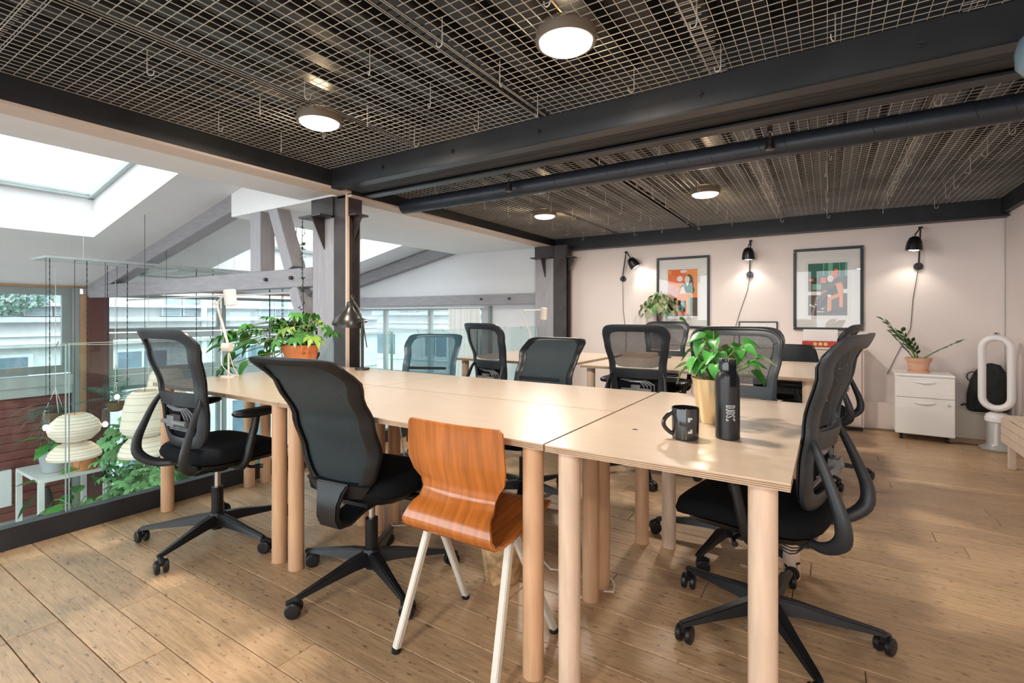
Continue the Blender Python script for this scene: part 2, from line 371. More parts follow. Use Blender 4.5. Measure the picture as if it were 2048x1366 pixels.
# big cross beam: two channels with rough black timbers between
cb = struct('beam_cross', MB(), 'black_steel')
for (yw, s_) in ((2.41, 1), (2.80, -1)):
    m = MB(); m.b2(-3.15, 1.35, min(yw, yw + .012 * s_), max(yw, yw + .012 * s_), 2.08, 2.45); m.b2(-3.15, 1.35, min(yw, yw + .085 * s_), max(yw, yw + .085 * s_), 2.08, 2.092)
    m.build('channel', 'black_steel', cb, smooth=0, bevel=.002)
for (a, b, zz) in ((2.49, 2.605, 2.10), (2.61, 2.72, 2.103)): B(-3.15, 1.15, a, b, zz, 2.4).build('timber', 'black_timber', cb, smooth=0, bevel=.004)
for (yy, z0, xs) in ((2.41, 2.15, (-2.6, -1.98, -1.36, -.50, .30, 1.0)),):
    for x in xs:
        m = MB(); m.cyl((x, yy + .001, z0), (x, yy - .006, z0), .017, 12); m.cyl((x, yy - .006, z0), (x, yy - .016, z0), .010, 6); m.build('bolt', 'black_steel', cb)
m = MB(); m.b2(-3.15, 1.35, 6.04, 6.052, 2.0, 2.45); m.b2(-3.15, 1.35, 5.99, 6.12, 2.0, 2.012); bb = struct('beam_back', m, 'black_steel', smooth=0)
for x in (-2.35, -1.3, -.25, .8):
    m = MB(); m.cyl((x, 6.04, 2.10), (x, 6.03, 2.10), .016, 12); m.build('bolt', 'black_steel', bb)
struct('beam_right', B(1.30, 1.35, -3, 6.04, 2.03, 2.45), 'black_steel', smooth=0)

# wire mesh panels hung under the deck (each panel about 0.9 m wide, ragged at the overlaps)
def mesh_panel(x0, x1, y0, y1, z, label, jag=0):
    m = MB(); r = .0016; st = .045; q = random.Random(int(x0 * 100)); z = z + (.0075 if int(abs(x0) * 100) in (226, 45) else 0)
    nx = int(round((x1 - x0) / st)); ny = int(round((y1 - y0) / st))
    for i in range(nx + 1):
        xx = x0 + i * st; m.tube([(xx, y0, z), (xx, y1, z)], r, 4)
    for j in range(ny + 1):
        yy = y0 + j * st
        m.tube([(x0 - q.uniform(.008, .03), yy, z + .0035), (x1 + q.uniform(.008, .03), yy, z + .0035)], r, 4)
    o = m.build('wire_mesh_panel', 'zinc_wire', None, smooth=60)
    return tag(o, label, 'mesh panel', 'welded wire mesh panels under the ceiling')
XP = [(-3.14, -2.24), (-2.26, -1.31), (-1.35, -.40), (-.45, .45), (.43, 1.30)]
PN = ['beside the void', 'second from the void', 'over the middle of the room', 'fourth from the void', 'along the right wall']
for i, (a, b) in enumerate(XP):
    mesh_panel(a, b, .55, 2.40, 2.222, 'galvanised wire mesh ceiling panel in front of the crossbeam, ' + PN[i])
    mesh_panel(a, b, -.85, .57, 2.230, 'galvanised wire mesh ceiling panel nearest overhead, ' + PN[i])
    mesh_panel(a, b, 2.82, 6.03, 2.165, 'galvanised wire mesh ceiling panel between crossbeam and pink wall, ' + PN[i])
# screw hooks
m = MB(); pts = [(0, 0, .11), (0, 0, .02)] + [(.013 - .013 * math.cos(t), 0, .012 - .014 * math.sin(t)) for t in [PI * k / 6 for k in range(7)]] + [(.027, 0, .022)]
m.tube(pts, .0023, 6)
hm = m.mesh('screw_hook', 'zinc_wire')
def hook(x, y, z, lab, grp):
    o = bpy.data.objects.new('screw_hook', hm); COL.objects.link(o); o.location = (x, y, z); o.rotation_euler = (0, 0, rnd.uniform(0, 6.2)); tag(o, lab, 'hook', grp)
for x in (-2.9, -2.5, -2.13, -1.67, -1.26, -.77, -.40, .03, .45, .84):
    for yy in (.56, .96, 1.47, 1.86, 2.25):
        if (yy < 1.4 and x > -2.0) or rnd.random() < .12: continue
        hook(x + rnd.uniform(-.02, .02), yy, 2.165, 'small zinc screw hook in the ceiling mesh in front of the crossbeam', 'hooks in the near ceiling mesh')
for x in (-2.68, -2.2, -2.0, -1.66, -1.25, -.88, -.40, 0.0, .45, .83):
    for yy in (3.04, 3.74, 4.15, 4.6, 5.09, 5.49, 5.93):
        if rnd.random() < .10 or abs(yy - 3.15) < .01: continue
        hook(x + rnd.uniform(-.015, .015), yy, 2.11, 'small zinc screw hook in the ceiling mesh beyond the crossbeam', 'hooks in the far ceiling mesh')

# ------------------------------------------------------------------ columns
def struct_empty(name, loc=(0, 0, 0)):
    o = bpy.data.objects.new(name, None); COL.objects.link(o); o.location = loc; o['kind'] = 'structure'; return o
def column(x0, x1, y0, zt, xs1):
    c = struct_empty('column')
    B(x0, x1, y0, y0 + .24, -1.45, zt).build('timber_post', 'grey_timber_post', c, bevel=.004)
    m = MB(); m.b2(x1, xs1, y0, y0 + .012, 0, zt); m.b2(x1, xs1, y0 + .12, y0 + .132, 0, zt); xm = (x1 + xs1) / 2; m.b2(xm + .02, xm + .03, y0 + .01, y0 + .122, 0, zt)
    m.build('steel_post', 'brown_steel', c, smooth=0, bevel=.001)
    if y0 < 4: B(xs1 - .012, xs1 + .006, y0 - .004, y0 + .02, 0, zt).build('batten', 'light_batten', c, smooth=0)
    for side in (0, 1):
        # gusset bracket: plate, shelf and triangular fin
        m = MB(); Y = y0 if side == 0 else y0 + .14
        if side == 0:
            m.b2(x0, x1, Y - .012, Y, zt - .17, zt); m.b2(x0 - .005, x1, Y - .13, Y, zt - .17, zt - .155)
            m.add([(x0 + .15, Y, zt - .17), (x0 + .15, Y - .12, zt - .17), (x0 + .15, Y, zt - .42), (x0 + .162, Y, zt - .17), (x0 + .162, Y - .12, zt - .17), (x0 + .162, Y, zt - .42)], [(0, 1, 2), (3, 5, 4), (0, 3, 4, 1), (1, 4, 5, 2), (2, 5, 3, 0)])
        else:
            m.b2(xs1, xs1 + .012, Y - .13, Y, zt - .17, zt); m.b2(xs1, xs1 + .09, Y - .13, Y, zt - .17, zt - .155)
            m.add([(xs1, Y - .07, zt - .17), (xs1 + .09, Y - .07, zt - .17), (xs1, Y - .07, zt - .34), (xs1, Y - .06, zt - .17), (xs1 + .09, Y - .06, zt - .17), (xs1, Y - .06, zt - .34)], [(0, 1, 2), (3, 5, 4), (0, 3, 4, 1), (1, 4, 5, 2), (2, 5, 3, 0)])
        m.build('bracket', 'brown_steel', c, smooth=0)
    return c
column(-3.638, -3.361, 2.60, 2.085, -3.205)
column(-3.37, -3.09, 5.88, 2.06, -2.9)

# ------------------------------------------------------------------ atrium: sloped roof with two skylights, trusses
RZ = lambda x: 1.53 + .207 * (x + 8.65)
def roofpiece(m, x0, x1, y0, y1, up=0.0, t=.06):
    vs = []
    for (x, y_) in ((x0, y0), (x1, y0), (x1, y1), (x0, y1)): vs.append((x, y_, RZ(x) + up))
    vs += [(a, b, c + t) for a, b, c in vs]
    m.add(vs, [(0, 3, 2, 1), (4, 5, 6, 7), (0, 1, 5, 4), (1, 2, 6, 5), (2, 3, 7, 6), (3, 0, 4, 7)])
S1 = (-6.58, -4.25, 0.10, 2.05); S2 = (-7.45, -4.93, 3.62, 5.45)
m = MB()
for (ya, yb, S) in ((-3, 2.7, S1), (2.7, 6.13, S2)):
    roofpiece(m, -8.75, S[0], ya, yb); roofpiece(m, S[1], -3.6, ya, yb); roofpiece(m, S[0], S[1], ya, S[2]); roofpiece(m, S[0], S[1], S[3], yb)
struct('ceiling_sloped', m, 'white_plaster', smooth=0)
def skylight(n, S, h):
    s = struct_empty('window_%d' % n)
    m = MB(); x0, x1, y0, y1 = S
    x0 += .004; x1 -= .004; y0 += .004; y1 -= .004
    def wall(a, b):
        (xa, ya), (xb, yb) = a, b
        dx, dy = yb - ya, xa - xb; l = math.hypot(dx, dy); dx, dy = dx / l * .003, dy / l * .003
        vs = [(xa, ya, RZ(xa) - .003), (xb, yb, RZ(xb) - .003), (xb, yb, RZ(xb) + h), (xa, ya, RZ(xa) + h)]
        vs += [(p[0] + dx, p[1] + dy, p[2]) for p in vs]
        m.add(vs, [(0, 1, 2, 3), (7, 6, 5, 4), (0, 4, 5, 1), (1, 5, 6, 2), (2, 6, 7, 3), (3, 7, 4, 0)])
    wall((x0, y0), (x1, y0)); wall((x1, y0), (x1, y1)); wall((x1, y1), (x0, y1)); wall((x0, y1), (x0, y0))
    m.build('shaft', 'shaft_white', s, smooth=0)
    m = MB(); e = .05
    for (a, b, c, d) in ((x0, x0 + e, y0, y1), (x1 - e, x1, y0, y1), (x0, x1, y0, y0 + e), (x0, x1, y1 - e, y1)): roofpiece(m, a, b, c, d, h - .03, .05)
    m.build('window_frame', 'window_frame_light', s, smooth=0)
    m = MB(); roofpiece(m, x0 + e, x1 - e, y0 + e, y1 - e, h - .01, .006); m.build('pane', 'sky_glass', s, smooth=0)
    m = MB(); k = 0; xx = x0 + .1
    while xx < x1 - .08:
        roofpiece(m, xx, xx + .006, y0 + e, y1 - e, h + .02, .004); xx += .045
    tag(m.build('reeding', 'facade_white', s, smooth=0), kind='stuff')
skylight(1, S1, .42); skylight(2, S2, .42)
# trusses
def beam(a, b, wy, hz, name, mat, parent, up=(0, 0, 1)):
    a = Vector(a); b = Vector(b); d = (b - a); L_ = d.length; d.normalize(); u = Vector((0, 1, 0)); v = d.cross(u)
    m = MB(); vs = [p + u * (s1 * wy / 2) + v * (s2 * hz / 2) for p in (a, b) for (s1, s2) in ((-1, -1), (1, -1), (1, 1), (-1, 1))]
    m.add(vs, [(0, 3, 2, 1), (4, 5, 6, 7), (0, 1, 5, 4), (1, 2, 6, 5), (2, 3, 7, 6), (3, 0, 4, 7)]); return m.build(name, mat, parent, smooth=0, bevel=.004)
t1 = struct_empty('beam_truss')
beam((-8.65, 2.67, 1.45), (-3.64, 2.67, 1.45), .14, .16, 'tie_beam', 'grey_timber', t1)
beam((-8.75, 2.68, RZ(-8.75) - .075), (-4.75, 2.68, RZ(-4.75) - .075), .15, .17, 'rafter', 'grey_timber', t1)
B(-4.57, -4.40, 2.6, 2.74, 1.53, 2.09).build('king_post', 'grey_timber_post', t1, bevel=.004)
beam((-4.24, 2.67, 2.12), (-3.98, 2.67, 1.53), .13, .13, 'strut', 'grey_timber_post', t1)
beam((-3.93, 2.67, 1.37), (-3.66, 2.67, .80), .13, .13, 'strut', 'grey_timber_post', t1)
for x in (-4.30, -3.92): MB().cyl((x, 2.60, 1.45), (x, 2.575, 1.45), .018, 6).build('bolt', 'brown_steel', t1)
t2 = struct_empty('beam_truss.001')
beam((-8.65, 6.05, 1.365), (-3.37, 6.05, 1.365), .14, .15, 'tie_beam', 'grey_timber', t2)
beam((-8.65, 6.06, RZ(-8.65) - .11), (-4.85, 6.06, RZ(-4.85) - .11), .13, .18, 'rafter', 'grey_timber', t2)
for x in (-4.35, -3.85): MB().cyl((x, 5.98, 1.37), (x, 5.955, 1.37), .018, 6).build('bolt', 'brown_steel', t2)
# white conduit slung under the tie beam
struct('trim_4', MB().cyl((-7.8, 2.78, 1.33), (-3.7, 2.78, 1.34), .011, 8), 'white_metal')

# ------------------------------------------------------------------ atrium walls and windows
FZ = -1.45
struct('floor_lower', B(-8.8, -3.4, -3, 6.3, FZ - .1, FZ), 'paving', smooth=0)
wl = struct_empty('wall_atrium')
B(-8.85, -8.70, -3, 2.46, FZ, .08).build('backing', 'red_brown_paint', wl, smooth=0)
z = FZ
while z < .07:
    z1 = min(z + .108, .08)
    B(-8.70, -8.66 + rnd.uniform(0, .004), -3, 2.44, z + .003, z1 - .003).build('plank', 'red_cladding', wl, smooth=0, bevel=.004); z += .108
struct('wall_atrium_head', B(-8.85, -8.65, -3, 6.13, 1.50, 1.62), 'orange_wood_trim', smooth=0)
struct('column_red', B(-8.72, -8.52, 2.60, 2.83, FZ, 1.40), 'red_brown_paint', bevel=.004)
struct('trim_5', B(-8.72, -8.60, 2.46, 2.53, FZ, 1.50), 'window_frame', bevel=.003)
struct('trim_6', B(-8.70, -8.58, 2.53, 2.60, FZ, 1.42), 'orange_wood_trim', bevel=.003)
def sash(parent, x0, x1, z0, z1, plane, axis, fw=.06, mat='window_frame', d=.06):
    """one sash: four frame bars and a pane; axis 'y' = lies in the YZ plane at x=plane"""
    def bx(a0, a1, c0, c1, dd, off=0):
        return B(plane - dd / 2 + off, plane + dd / 2 + off, a0, a1, c0, c1) if axis == 'y' else B(a0, a1, plane - dd / 2 + off, plane + dd / 2 + off, c0, c1)
    m = MB()
    for q in ((x0, x1, z0, z0 + fw), (x0, x1, z1 - fw, z1), (x0, x0 + fw, z0 + fw, z1 - fw), (x1 - fw, x1, z0 + fw, z1 - fw)):
        t = bx(*q, d); m.add(t.v, t.f)
    f = m.build('sash', mat, parent, smooth=0, bevel=.003)
    bx(x0 + fw, x1 - fw, z0 + fw, z1 - fw, .008).build('pane', 'window_glass', f, smooth=0)
    return f
w3 = struct_empty('window_3')
sash(w3, .55, 2.46, .36, 1.50, -8.70, 'y', .10); sash(w3, -2.9, .50, .36, 1.50, -8.70, 'y', .10)
B(-8.78, -8.60, -3, 2.46, .20, .34).build('sill', 'window_frame_light', w3, bevel=.004); B(-8.76, -8.63, -3, 2.46, .08, .20).build('sill', 'window_frame_light', w3, bevel=.004)
w4 = struct_empty('window_4')
for (a, b) in ((2.83, 4.42), (4.46, 6.13)):
    sash(w4, a, b, .89, 1.44, -8.70, 'y', .05); s_ = sash(w4, a, b, .26, .87, -8.68, 'y', .09, 'window_frame_light'); sash(w4, a, b, FZ + .05, .10, -8.70, 'y', .06)
B(-8.76, -8.60, 2.83, 6.13, .10, .25).build('sill', 'window_frame_light', w4, bevel=.004)
m = MB(); m.tube([(-8.60, 3.15, .93), (-8.56, 3.2, .93), (-8.56, 3.75, .93), (-8.60, 3.8, .93)], .018, 8); m.b2(-8.62, -8.58, 3.44, 3.5, .84, .93); m.build('handle', 'window_frame', w4)
# gable end wall of the atrium with windows and curtain
m = MB(); m.b2(-8.8, -3.37, 6.13, 6.3, 1.25, 2.6); m.b2(-4.45, -3.37, 6.13, 6.3, FZ, 1.25); m.b2(-8.8, -4.45, 6.13, 6.3, FZ, .15); m.b2(-8.8, -8.4, 6.13, 6.3, .15, 1.25)
struct('wall_gable', m, 'white_plaster', smooth=0)
w5 = struct_empty('window_5')
for (a, b) in ((-8.4, -7.55), (-7.55, -6.6), (-6.6, -5.55), (-5.55, -4.45)): sash(w5, a, b, .15, 1.25, 6.20, 'x', .035, 'window_frame_light', .07)
struct('baseboard_gable', B(-4.3, -3.37, 6.10, 6.13, .0, .09), 'pink_paint', smooth=0)
struct('trim_7', B(-4.30, -4.26, 6.08, 6.13, .2, 1.27), 'window_frame', smooth=0)
m = MB(); m.grid(lambda u, v: (-4.98 + .62 * u, 5.97 + .022 * math.sin(u * 62) * (.55 + .45 * (1 - v)) + .01 * math.sin(u * 23 + v * 3), .04 + 1.19 * v), 110, 8, .004)
cu = tag(m.build('curtain', 'curtain', None, smooth=80), 'white pleated curtain drawn aside on the window beyond the void', 'curtain')
m = MB(); m.cyl((-6.9, 5.97, 1.25), (-4.3, 5.97, 1.25), .009, 8); tag(m.build('curtain_rail', 'white_metal'), 'thin white rail carrying the pleated curtain', 'rail')

# guard glass along the void: bottom shoe + panes
gr = thing('glass_balustrade', 'frameless glass balustrade in a black shoe along the void', 'balustrade')
m = MB(); m.b2(-3.37, -3.30, -3, 6.0, 0.0, .105); m.b2(-3.40, -3.37, -3, 6.0, -.1, .09); m.build('shoe', 'black_steel', gr, bevel=.003)
for (a, b) in ((-1.2, .924), (.936, 2.06), (2.072, 3.2), (3.212, 4.50), (4.512, 5.86)):
    p = B(-3.345, -3.331, a, b, .075, .975).build('pane', 'guard_glass', gr, smooth=0)
    m = MB(); m.b2(-3.3455, -3.3305, a, b, .975, .978); m.b2(-3.3455, -3.3305, a, a + .002, .1, .975); m.b2(-3.3455, -3.3305, b - .002, b, .1, .975); m.build('polished_edge', 'glass_edge', p, smooth=0)
# string of tiny lights clipped on the glass
fs = thing('fairy_light_string', 'thin string of tiny clip lights along the top of the glass', 'string lights')
m = MB(); m.tube([(-3.325, .2 + .06 * i, .972 - .008 * abs(math.sin(i * .5))) for i in range(95)], .0014, 4); m.build('wire', 'cable_white', fs)
me = MB().tube([(0, 0, 0), (.012, .01, .035)], .003, 5).mesh('bulb', 'clear_grey_plastic')
for i in range(14): inst('bulb', me, fs, Matrix.Translation((-3.325, .5 + .38 * i, .955)) @ Matrix.Rotation(rnd.uniform(0, 6), 4, 'Z'))

# ------------------------------------------------------------------ outside: facades across the court
def facade(loc, rz, label):
    f = thing('stone_building', label, 'building', loc, rz)
    def bb(n, x0, x1, y0, y1, z0, z1, mt, par=None): return B(x0, x1, y0, y1, z0, z1).build(n, mt, par or f, smooth=0)
    bb('wall', -9, 9, 0, .4, -3, 1.05, 'stone_facade'); bb('upper_wall', -9, 9, .25, .6, 1.05, 2.1, 'stone_facade'); bb('brick_band', -9, 9, .5, .8, 2.1, 3.4, 'brick')
    for (z0, z1, d) in ((1.00, 1.10, .30), (1.32, 1.38, .10), (.72, .76, .1), (.52, .56, .22), (-.55, -.50, .08), (1.95, 2.05, .1)): bb('ledge', -9, 9, -d, .3, z0, z1, 'facade_grey' if z1 in (1.10, .56) else 'facade_white')
    for x in (-7.6, -5.2, -2.9, -.4, 2.0, 4.4, 6.8):
        w_ = bb('window', x - .55, x + .55, -.03, .1, -.45, .38, 'facade_white'); bb('pane', x - .47, x - .03, -.05, .1, -.40, .32, 'dark_pane', w_); bb('pane', x + .03, x + .47, -.05, .1, -.40, .32, 'dark_pane', w_)
        for s_ in (-1, 1):
            c = x + .9 + s_ * .23; sh = bb('shutter', c - .21, c + .21, .15, .26, 1.12, 1.62, 'facade_white')
            m = MB()
            for k in range(9): m.box((c, .14, 1.16 + .05 * k), (.36, .03, .03), (math.radians(30), 0, 0))
            m.build('slats', 'shutter', sh, smooth=0)
        w_ = bb('window', x - .45, x + .45, -.03, .1, -2.6, -1.0, 'facade_white'); bb('pane', x - .38, x + .38, -.05, .1, -2.5, -1.1, 'dark_pane', w_)
    MB().cyl((-4.1, -.06, -3), (-4.1, -.06, 2), .06, 10).build('drainpipe', 'facade_white', f)
    MB().cyl((3.3, -.06, -3), (3.3, -.06, 2), .06, 10).build('drainpipe', 'facade_white', f)
    return f
facade((-13.2, 3.0, 0), PI / 2, 'pale stone building with louvred shutters across the courtyard')
facade((-6, 12.8, .15), 0, 'pale stone building seen through the gable end windows')
struct('ground', B(-40, 30, -30, 40, -3.2, -3.0), 'paving', smooth=0)

# ------------------------------------------------------------------ leaves and plants
def leaf_mesh(name, mat, kind='oval', wd=.5, droop=.25, fold=.15):
    m = MB(); L = []
    if kind == 'oval':
        n = 6; prof_ = [0, .62, .95, 1.0, .8, .42, .0]
        for i in range(n + 1):
            t = i / n; ww = wd / 2 * prof_[i]; zc = -droop * t * t
            L.append(((-ww, t, zc + fold * ww), (0, t, zc), (ww, t, zc + fold * ww)))
        vs = [p for r_ in L for p in r_]; fs_ = []
        for i in range(n): a = i * 3; fs_ += [(a, a + 1, a + 4, a + 3), (a + 1, a + 2, a + 5, a + 4)]
        m.add(vs, fs_)
    elif kind == 'heart':
        pts = [(0, .08), (.22, -.06), (.44, .08), (.5, .32), (.40, .62), (.18, .88), (0, 1.05), (-.18, .88), (-.40, .62), (-.5, .32), (-.44, .08), (-.22, -.06)]
        vs = [(0, .35, 0)] + [(x * wd * 2, y_, fold * abs(x) * 2 - droop * y_ * y_) for x, y_ in pts]
        m.add(vs, [(0, i + 1, (i + 1) % 12 + 1) for i in range(12)])
    elif kind == 'palmate':
        k = 7; vs = [(0, 0, 0)]; fs_ = []
        for i in range(k):
            a = (i - (k - 1) / 2) * .62; l = 1 - .16 * abs(i - 3); d = Vector((math.sin(a), math.cos(a), 0)); p = Vector((d.y, -d.x, 0)); b_ = len(vs); g = .14 * wd * 2
            vs += [d * l * .35 - p * g * .8, d * l * .68 - p * g, d * l + Vector((0, 0, -droop)), d * l * .68 + p * g, d * l * .35 + p * g * .8, d * l * .5 + Vector((0, 0, .05))]
            fs_ += [(0, b_, b_ + 5, b_ + 4), (b_, b_ + 1, b_ + 5), (b_ + 1, b_ + 2, b_ + 5), (b_ + 2, b_ + 3, b_ + 5), (b_ + 3, b_ + 4, b_ + 5)]
        m.add(vs, fs_)
    elif kind == 'frond':
        N_ = 15
        for i in range(N_):
            t = (i + 1) / N_; z0 = -droop * t * t; l = .30 * math.sin(PI * (.12 + .85 * t)) * wd * 2
            for s_ in (-1, 1): m.add([(0, t - .012, z0), (0, t + .012, z0), (s_ * l, t + .12, z0 - .25 * l)], [(0, 1, 2)])
        m.tube([(0, q / 6, -droop * (q / 6) ** 2) for q in range(7)], .006, 4)
    return m.mesh(name, mat, smooth=60)
LM = {}
def lm(kind, mat, wd=.5, droop=.25, fold=.2):
    k = (kind, mat, wd, droop)
    if k not in LM: LM[k] = leaf_mesh('leaf', mat, kind, wd, droop, fold)
    return LM[k]
def leaf(parent, me, p, az, el, size, roll=0):
    """p = base, az = heading, el = elevation of the blade"""
    M = Matrix.Translation(p) @ Matrix.Rotation(az, 4, 'Z') @ Matrix.Rotation(el, 4, 'X') @ Matrix.Rotation(roll, 4, 'Y') @ Matrix.Scale(size, 4)
    return inst('leaf', me, parent, M)
def pot(parent, mat, rt, rb, h, lip=.03, lipw=.008, z0=0, soil=True, saucer=False):
    prof_ = [(rb * .9, z0), (rb, z0 + .004)]
    rl = rb + (rt - rb) * (1 - lip / h)
    prof_ += [(rl, z0 + h - lip), (rl + lipw, z0 + h - lip), (rt + lipw, z0 + h), (rt - .004, z0 + h), (rt - .008, z0 + h * .86)]
    m = MB().lathe(prof_, 28)
    if saucer: m.lathe([(rb * 1.15, z0 - .0), (rb * 1.3, z0 + .018), (rb * 1.22, z0 + .018), (rb, z0 + .006)], 28)
    o = m.build('pot', mat, parent, smooth=40)
    if soil: MB().lathe([(0.001, z0 + h * .86), (rt - .006, z0 + h * .865), (0.0005, z0 + h * .885)], 20).build('soil', 'soil', parent)
    return o
def stem(parent, pts, r, mat='stem_green', name='stem'): return MB().tube(pts, r, 6).build(name, mat, parent)
def bez(a, b, c, n=6):
    a, b, c = Vector(a), Vector(b), Vector(c)
    return [a * (1 - t) ** 2 + b * 2 * t * (1 - t) + c * t * t for t in [i / n for i in range(n + 1)]]

# plant on the far left of the table: terracotta bowl
def q(*a): return rnd.uniform(*a)
tp = thing('potted_aralia', 'lobed-leaf plant in orange terracotta pot on the long table by the glass', 'plant', (-3.04, 2.08, .74))
pot(tp, 'terracotta', .118, .085, .185, .045)
for (sx, sy, h, lx) in ((-.045, .0, .20, -.06), (.04, .02, .15, .03), (.0, -.04, .11, .0)):
    pts = bez((sx, sy, .16), (sx - .03, sy, .16 + h * .5), (sx + lx * .5, sy, .16 + h)); stem(tp, pts, [.012, .011, .010, .009, .008, .007, .006], 'stem_brown')
    n_ = 10
    for i in range(n_):
        az = i * 2.4 + sx * 9; top = Vector(pts[-1 - (i % 3)]); r_ = q(.05, .15); e = top + Vector((math.cos(az) * r_, math.sin(az) * r_, q(-.05, .11)))
        stem(tp, [top, (top + e) / 2 + Vector((0, 0, .02)), e], .0022, 'stem_green', 'petiole')
        leaf(tp, lm('palmate', 'leaf_yellow' if (sx > 0 and i % 2) else 'leaf_green', .5, .3), e, az - PI / 2, q(-1.0, .1), q(.085, .125))
# big leafy plant rising beyond the glass beside it
bp = thing('leafy_houseplant', 'large glossy green plant in a dark pot behind the pale desk lamp', 'plant', (-3.22, 2.27, .74))
pot(bp, 'matte_black', .07, .055, .11)
for i in range(34):
    az = q(1.2, 4.6) if i % 4 else q(0, 6.28); r_ = q(.05, .28); h = q(.02, .30) * (1 - r_ * .9)
    e = Vector((math.cos(az) * r_ * .5 + .05, math.sin(az) * r_ * 1.1 - .36, .04 + h * 1.1)); stem(bp, bez((0, 0, .1), (e.x * .4, e.y * .4, .16 + h), e, 4), .003, 'stem_green', 'petiole')
    leaf(bp, lm('heart' if i % 3 else 'palmate', 'leaf_bright' if i % 2 else 'leaf_green', .42, .35), e, az - PI / 2, q(-.9, .2), q(.08, .15), q(-.4, .4))

# gold pot plant
gp = thing('gold_pot_plant', 'bushy green plant in a gold metal pot on the table beside the bottle', 'plant', (-.345, 1.885, .74))
m = MB().lathe([(.050, 0), (.052, .004), (.072, .155), (.076, .158), (.072, .160), (.068, .155), (.064, .135)], 32); m.build('pot', 'gold', gp)
MB().lathe([(.001, .135), (.064, .136), (.0005, .14)], 20).build('soil', 'soil', gp)
rg = random.Random(3)
for i in range(40):
    az = i * 2.4; r_ = rg.uniform(.02, .135); h = .325 - r_ * .75 + rg.uniform(-.07, .03); h = max(h, .19)
    e = Vector((math.cos(az) * r_ + .015, math.sin(az) * r_ * .8, h)); stem(gp, bez((0, 0, .13), (e.x * .3, e.y * .3, h * .8), e, 4), .0022, 'stem_green', 'petiole')
    leaf(gp, lm('heart', 'leaf_bright', .42, .45), e, az - PI / 2 + rg.uniform(-.4, .4), rg.uniform(-.9, 0.2), rg.uniform(.042, .068), rg.uniform(-.4, .4))

# ------------------------------------------------------------------ office chairs
SUPC = {}
def sup(n, i, N_):
    """point i of N_ evenly spaced along a superellipse; n may be (upper, lower)"""
    k = (n, N_)
    if k not in SUPC:
        P_ = []
        for q_ in range(1441):
            a = 2 * PI * (q_ + .5) / 1440; c, s_ = math.cos(a), math.sin(a); e = (n[0] if s_ > 0 else n[1]) if isinstance(n, tuple) else n
            P_.append((math.copysign(abs(c) ** (2 / e), c), math.copysign(abs(s_) ** (2 / e), s_)))
        L_ = [0]
        for a, b in zip(P_, P_[1:]): L_.append(L_[-1] + math.hypot(b[0] - a[0], b[1] - a[1]))
        out = []; q_ = 0
        for t in range(N_):
            want = L_[-1] * t / N_
            while L_[q_ + 1] < want: q_ += 1
            f_ = (want - L_[q_]) / max(1e-9, L_[q_ + 1] - L_[q_]); out.append((P_[q_][0] + (P_[q_ + 1][0] - P_[q_][0]) * f_, P_[q_][1] + (P_[q_ + 1][1] - P_[q_][1]) * f_))
        SUPC[k] = out
    return SUPC[k][i % N_]
def pad(m, cx, cy, hx, hy, zs, n=4, N_=28, zf=None):
    """cushion: stacked superellipse loops (scale, z)"""
    Ls = []
    for (sc_, z) in zs:
        l = []
        for i in range(N_):
            a, b = sup(n, i, N_); X = cx + hx * sc_ * a; Y = cy + hy * sc_ * b
            l.append((X, Y, z + (zf(X, Y) if zf else 0)))
        Ls.append(l)
    return m.loops(Ls)
def base5(root, rz=0, mat='black_plastic', z_top=.115, R=.338):
    bs = MB(); bs.lathe([(.036, .06), (.04, .075), (.04, z_top + .01), (.033, z_top + .02), (.03, z_top + .02)], 20); bs.build('hub', mat, root)
    m = MB(); m.cyl((0, 0, .05), (0, 0, .26), .027, 18); m.build('column_sleeve', 'black_plastic', root)
    MB().cyl((0, 0, .25), (0, 0, .37), .0145, 16).build('gas_lift', 'chrome', root)
    m = MB(); m.cyl((0, 0, .125), (0, 0, .145), .0285, 18)
    for k in range(5):
        a = rz + 2 * PI * k / 5; M = Matrix.Rotation(a, 4, 'Z')
        m = MB(); Ls = []
        for (x, w_, z0, z1) in ((.025, .032, .075, z_top + .012), (.10, .028, .078, z_top + .006), (.20, .022, .073, z_top - .012), (R - .02, .017, .066, z_top - .030), (R + .012, .014, .064, z_top - .036)):
            Ls.append([M @ Vector(p) for p in ((x, -w_, z0), (x, w_, z0), (x, w_ * .6, z1), (x, -w_ * .6, z1))])
        m.loops(Ls); m.build('base_leg', mat, root, bevel=.004)
        ca = k * 1.7 + .4; cm = M @ Matrix.Translation((R, 0, 0)) @ Matrix.Rotation(ca, 4, 'Z')
        m = MB(); m.tube([(0, 0, .075), (0, 0, .045), (.014, 0, .036), (.018, 0, .030)], .009, 8, M=cm); m.tube([(.018 - .020, 0, .056), (.018, 0, .060), (.018 + .024, 0, .048)], .012, 8, M=cm)
        c = m.build('caster', 'black_plastic', root)
        for s_ in (-1, 1):
            m = MB(); m.lathe([(.012, 0), (.025, 0), (.029, .004), (.029, .016), (.024, .020), (.008, .021)], 20, M=cm @ Matrix.Translation((.018, s_ * .0065, .0295)) @ Matrix.Rotation(-s_ * PI / 2, 4, 'X')); m.build('wheel', 'black_plastic', c)
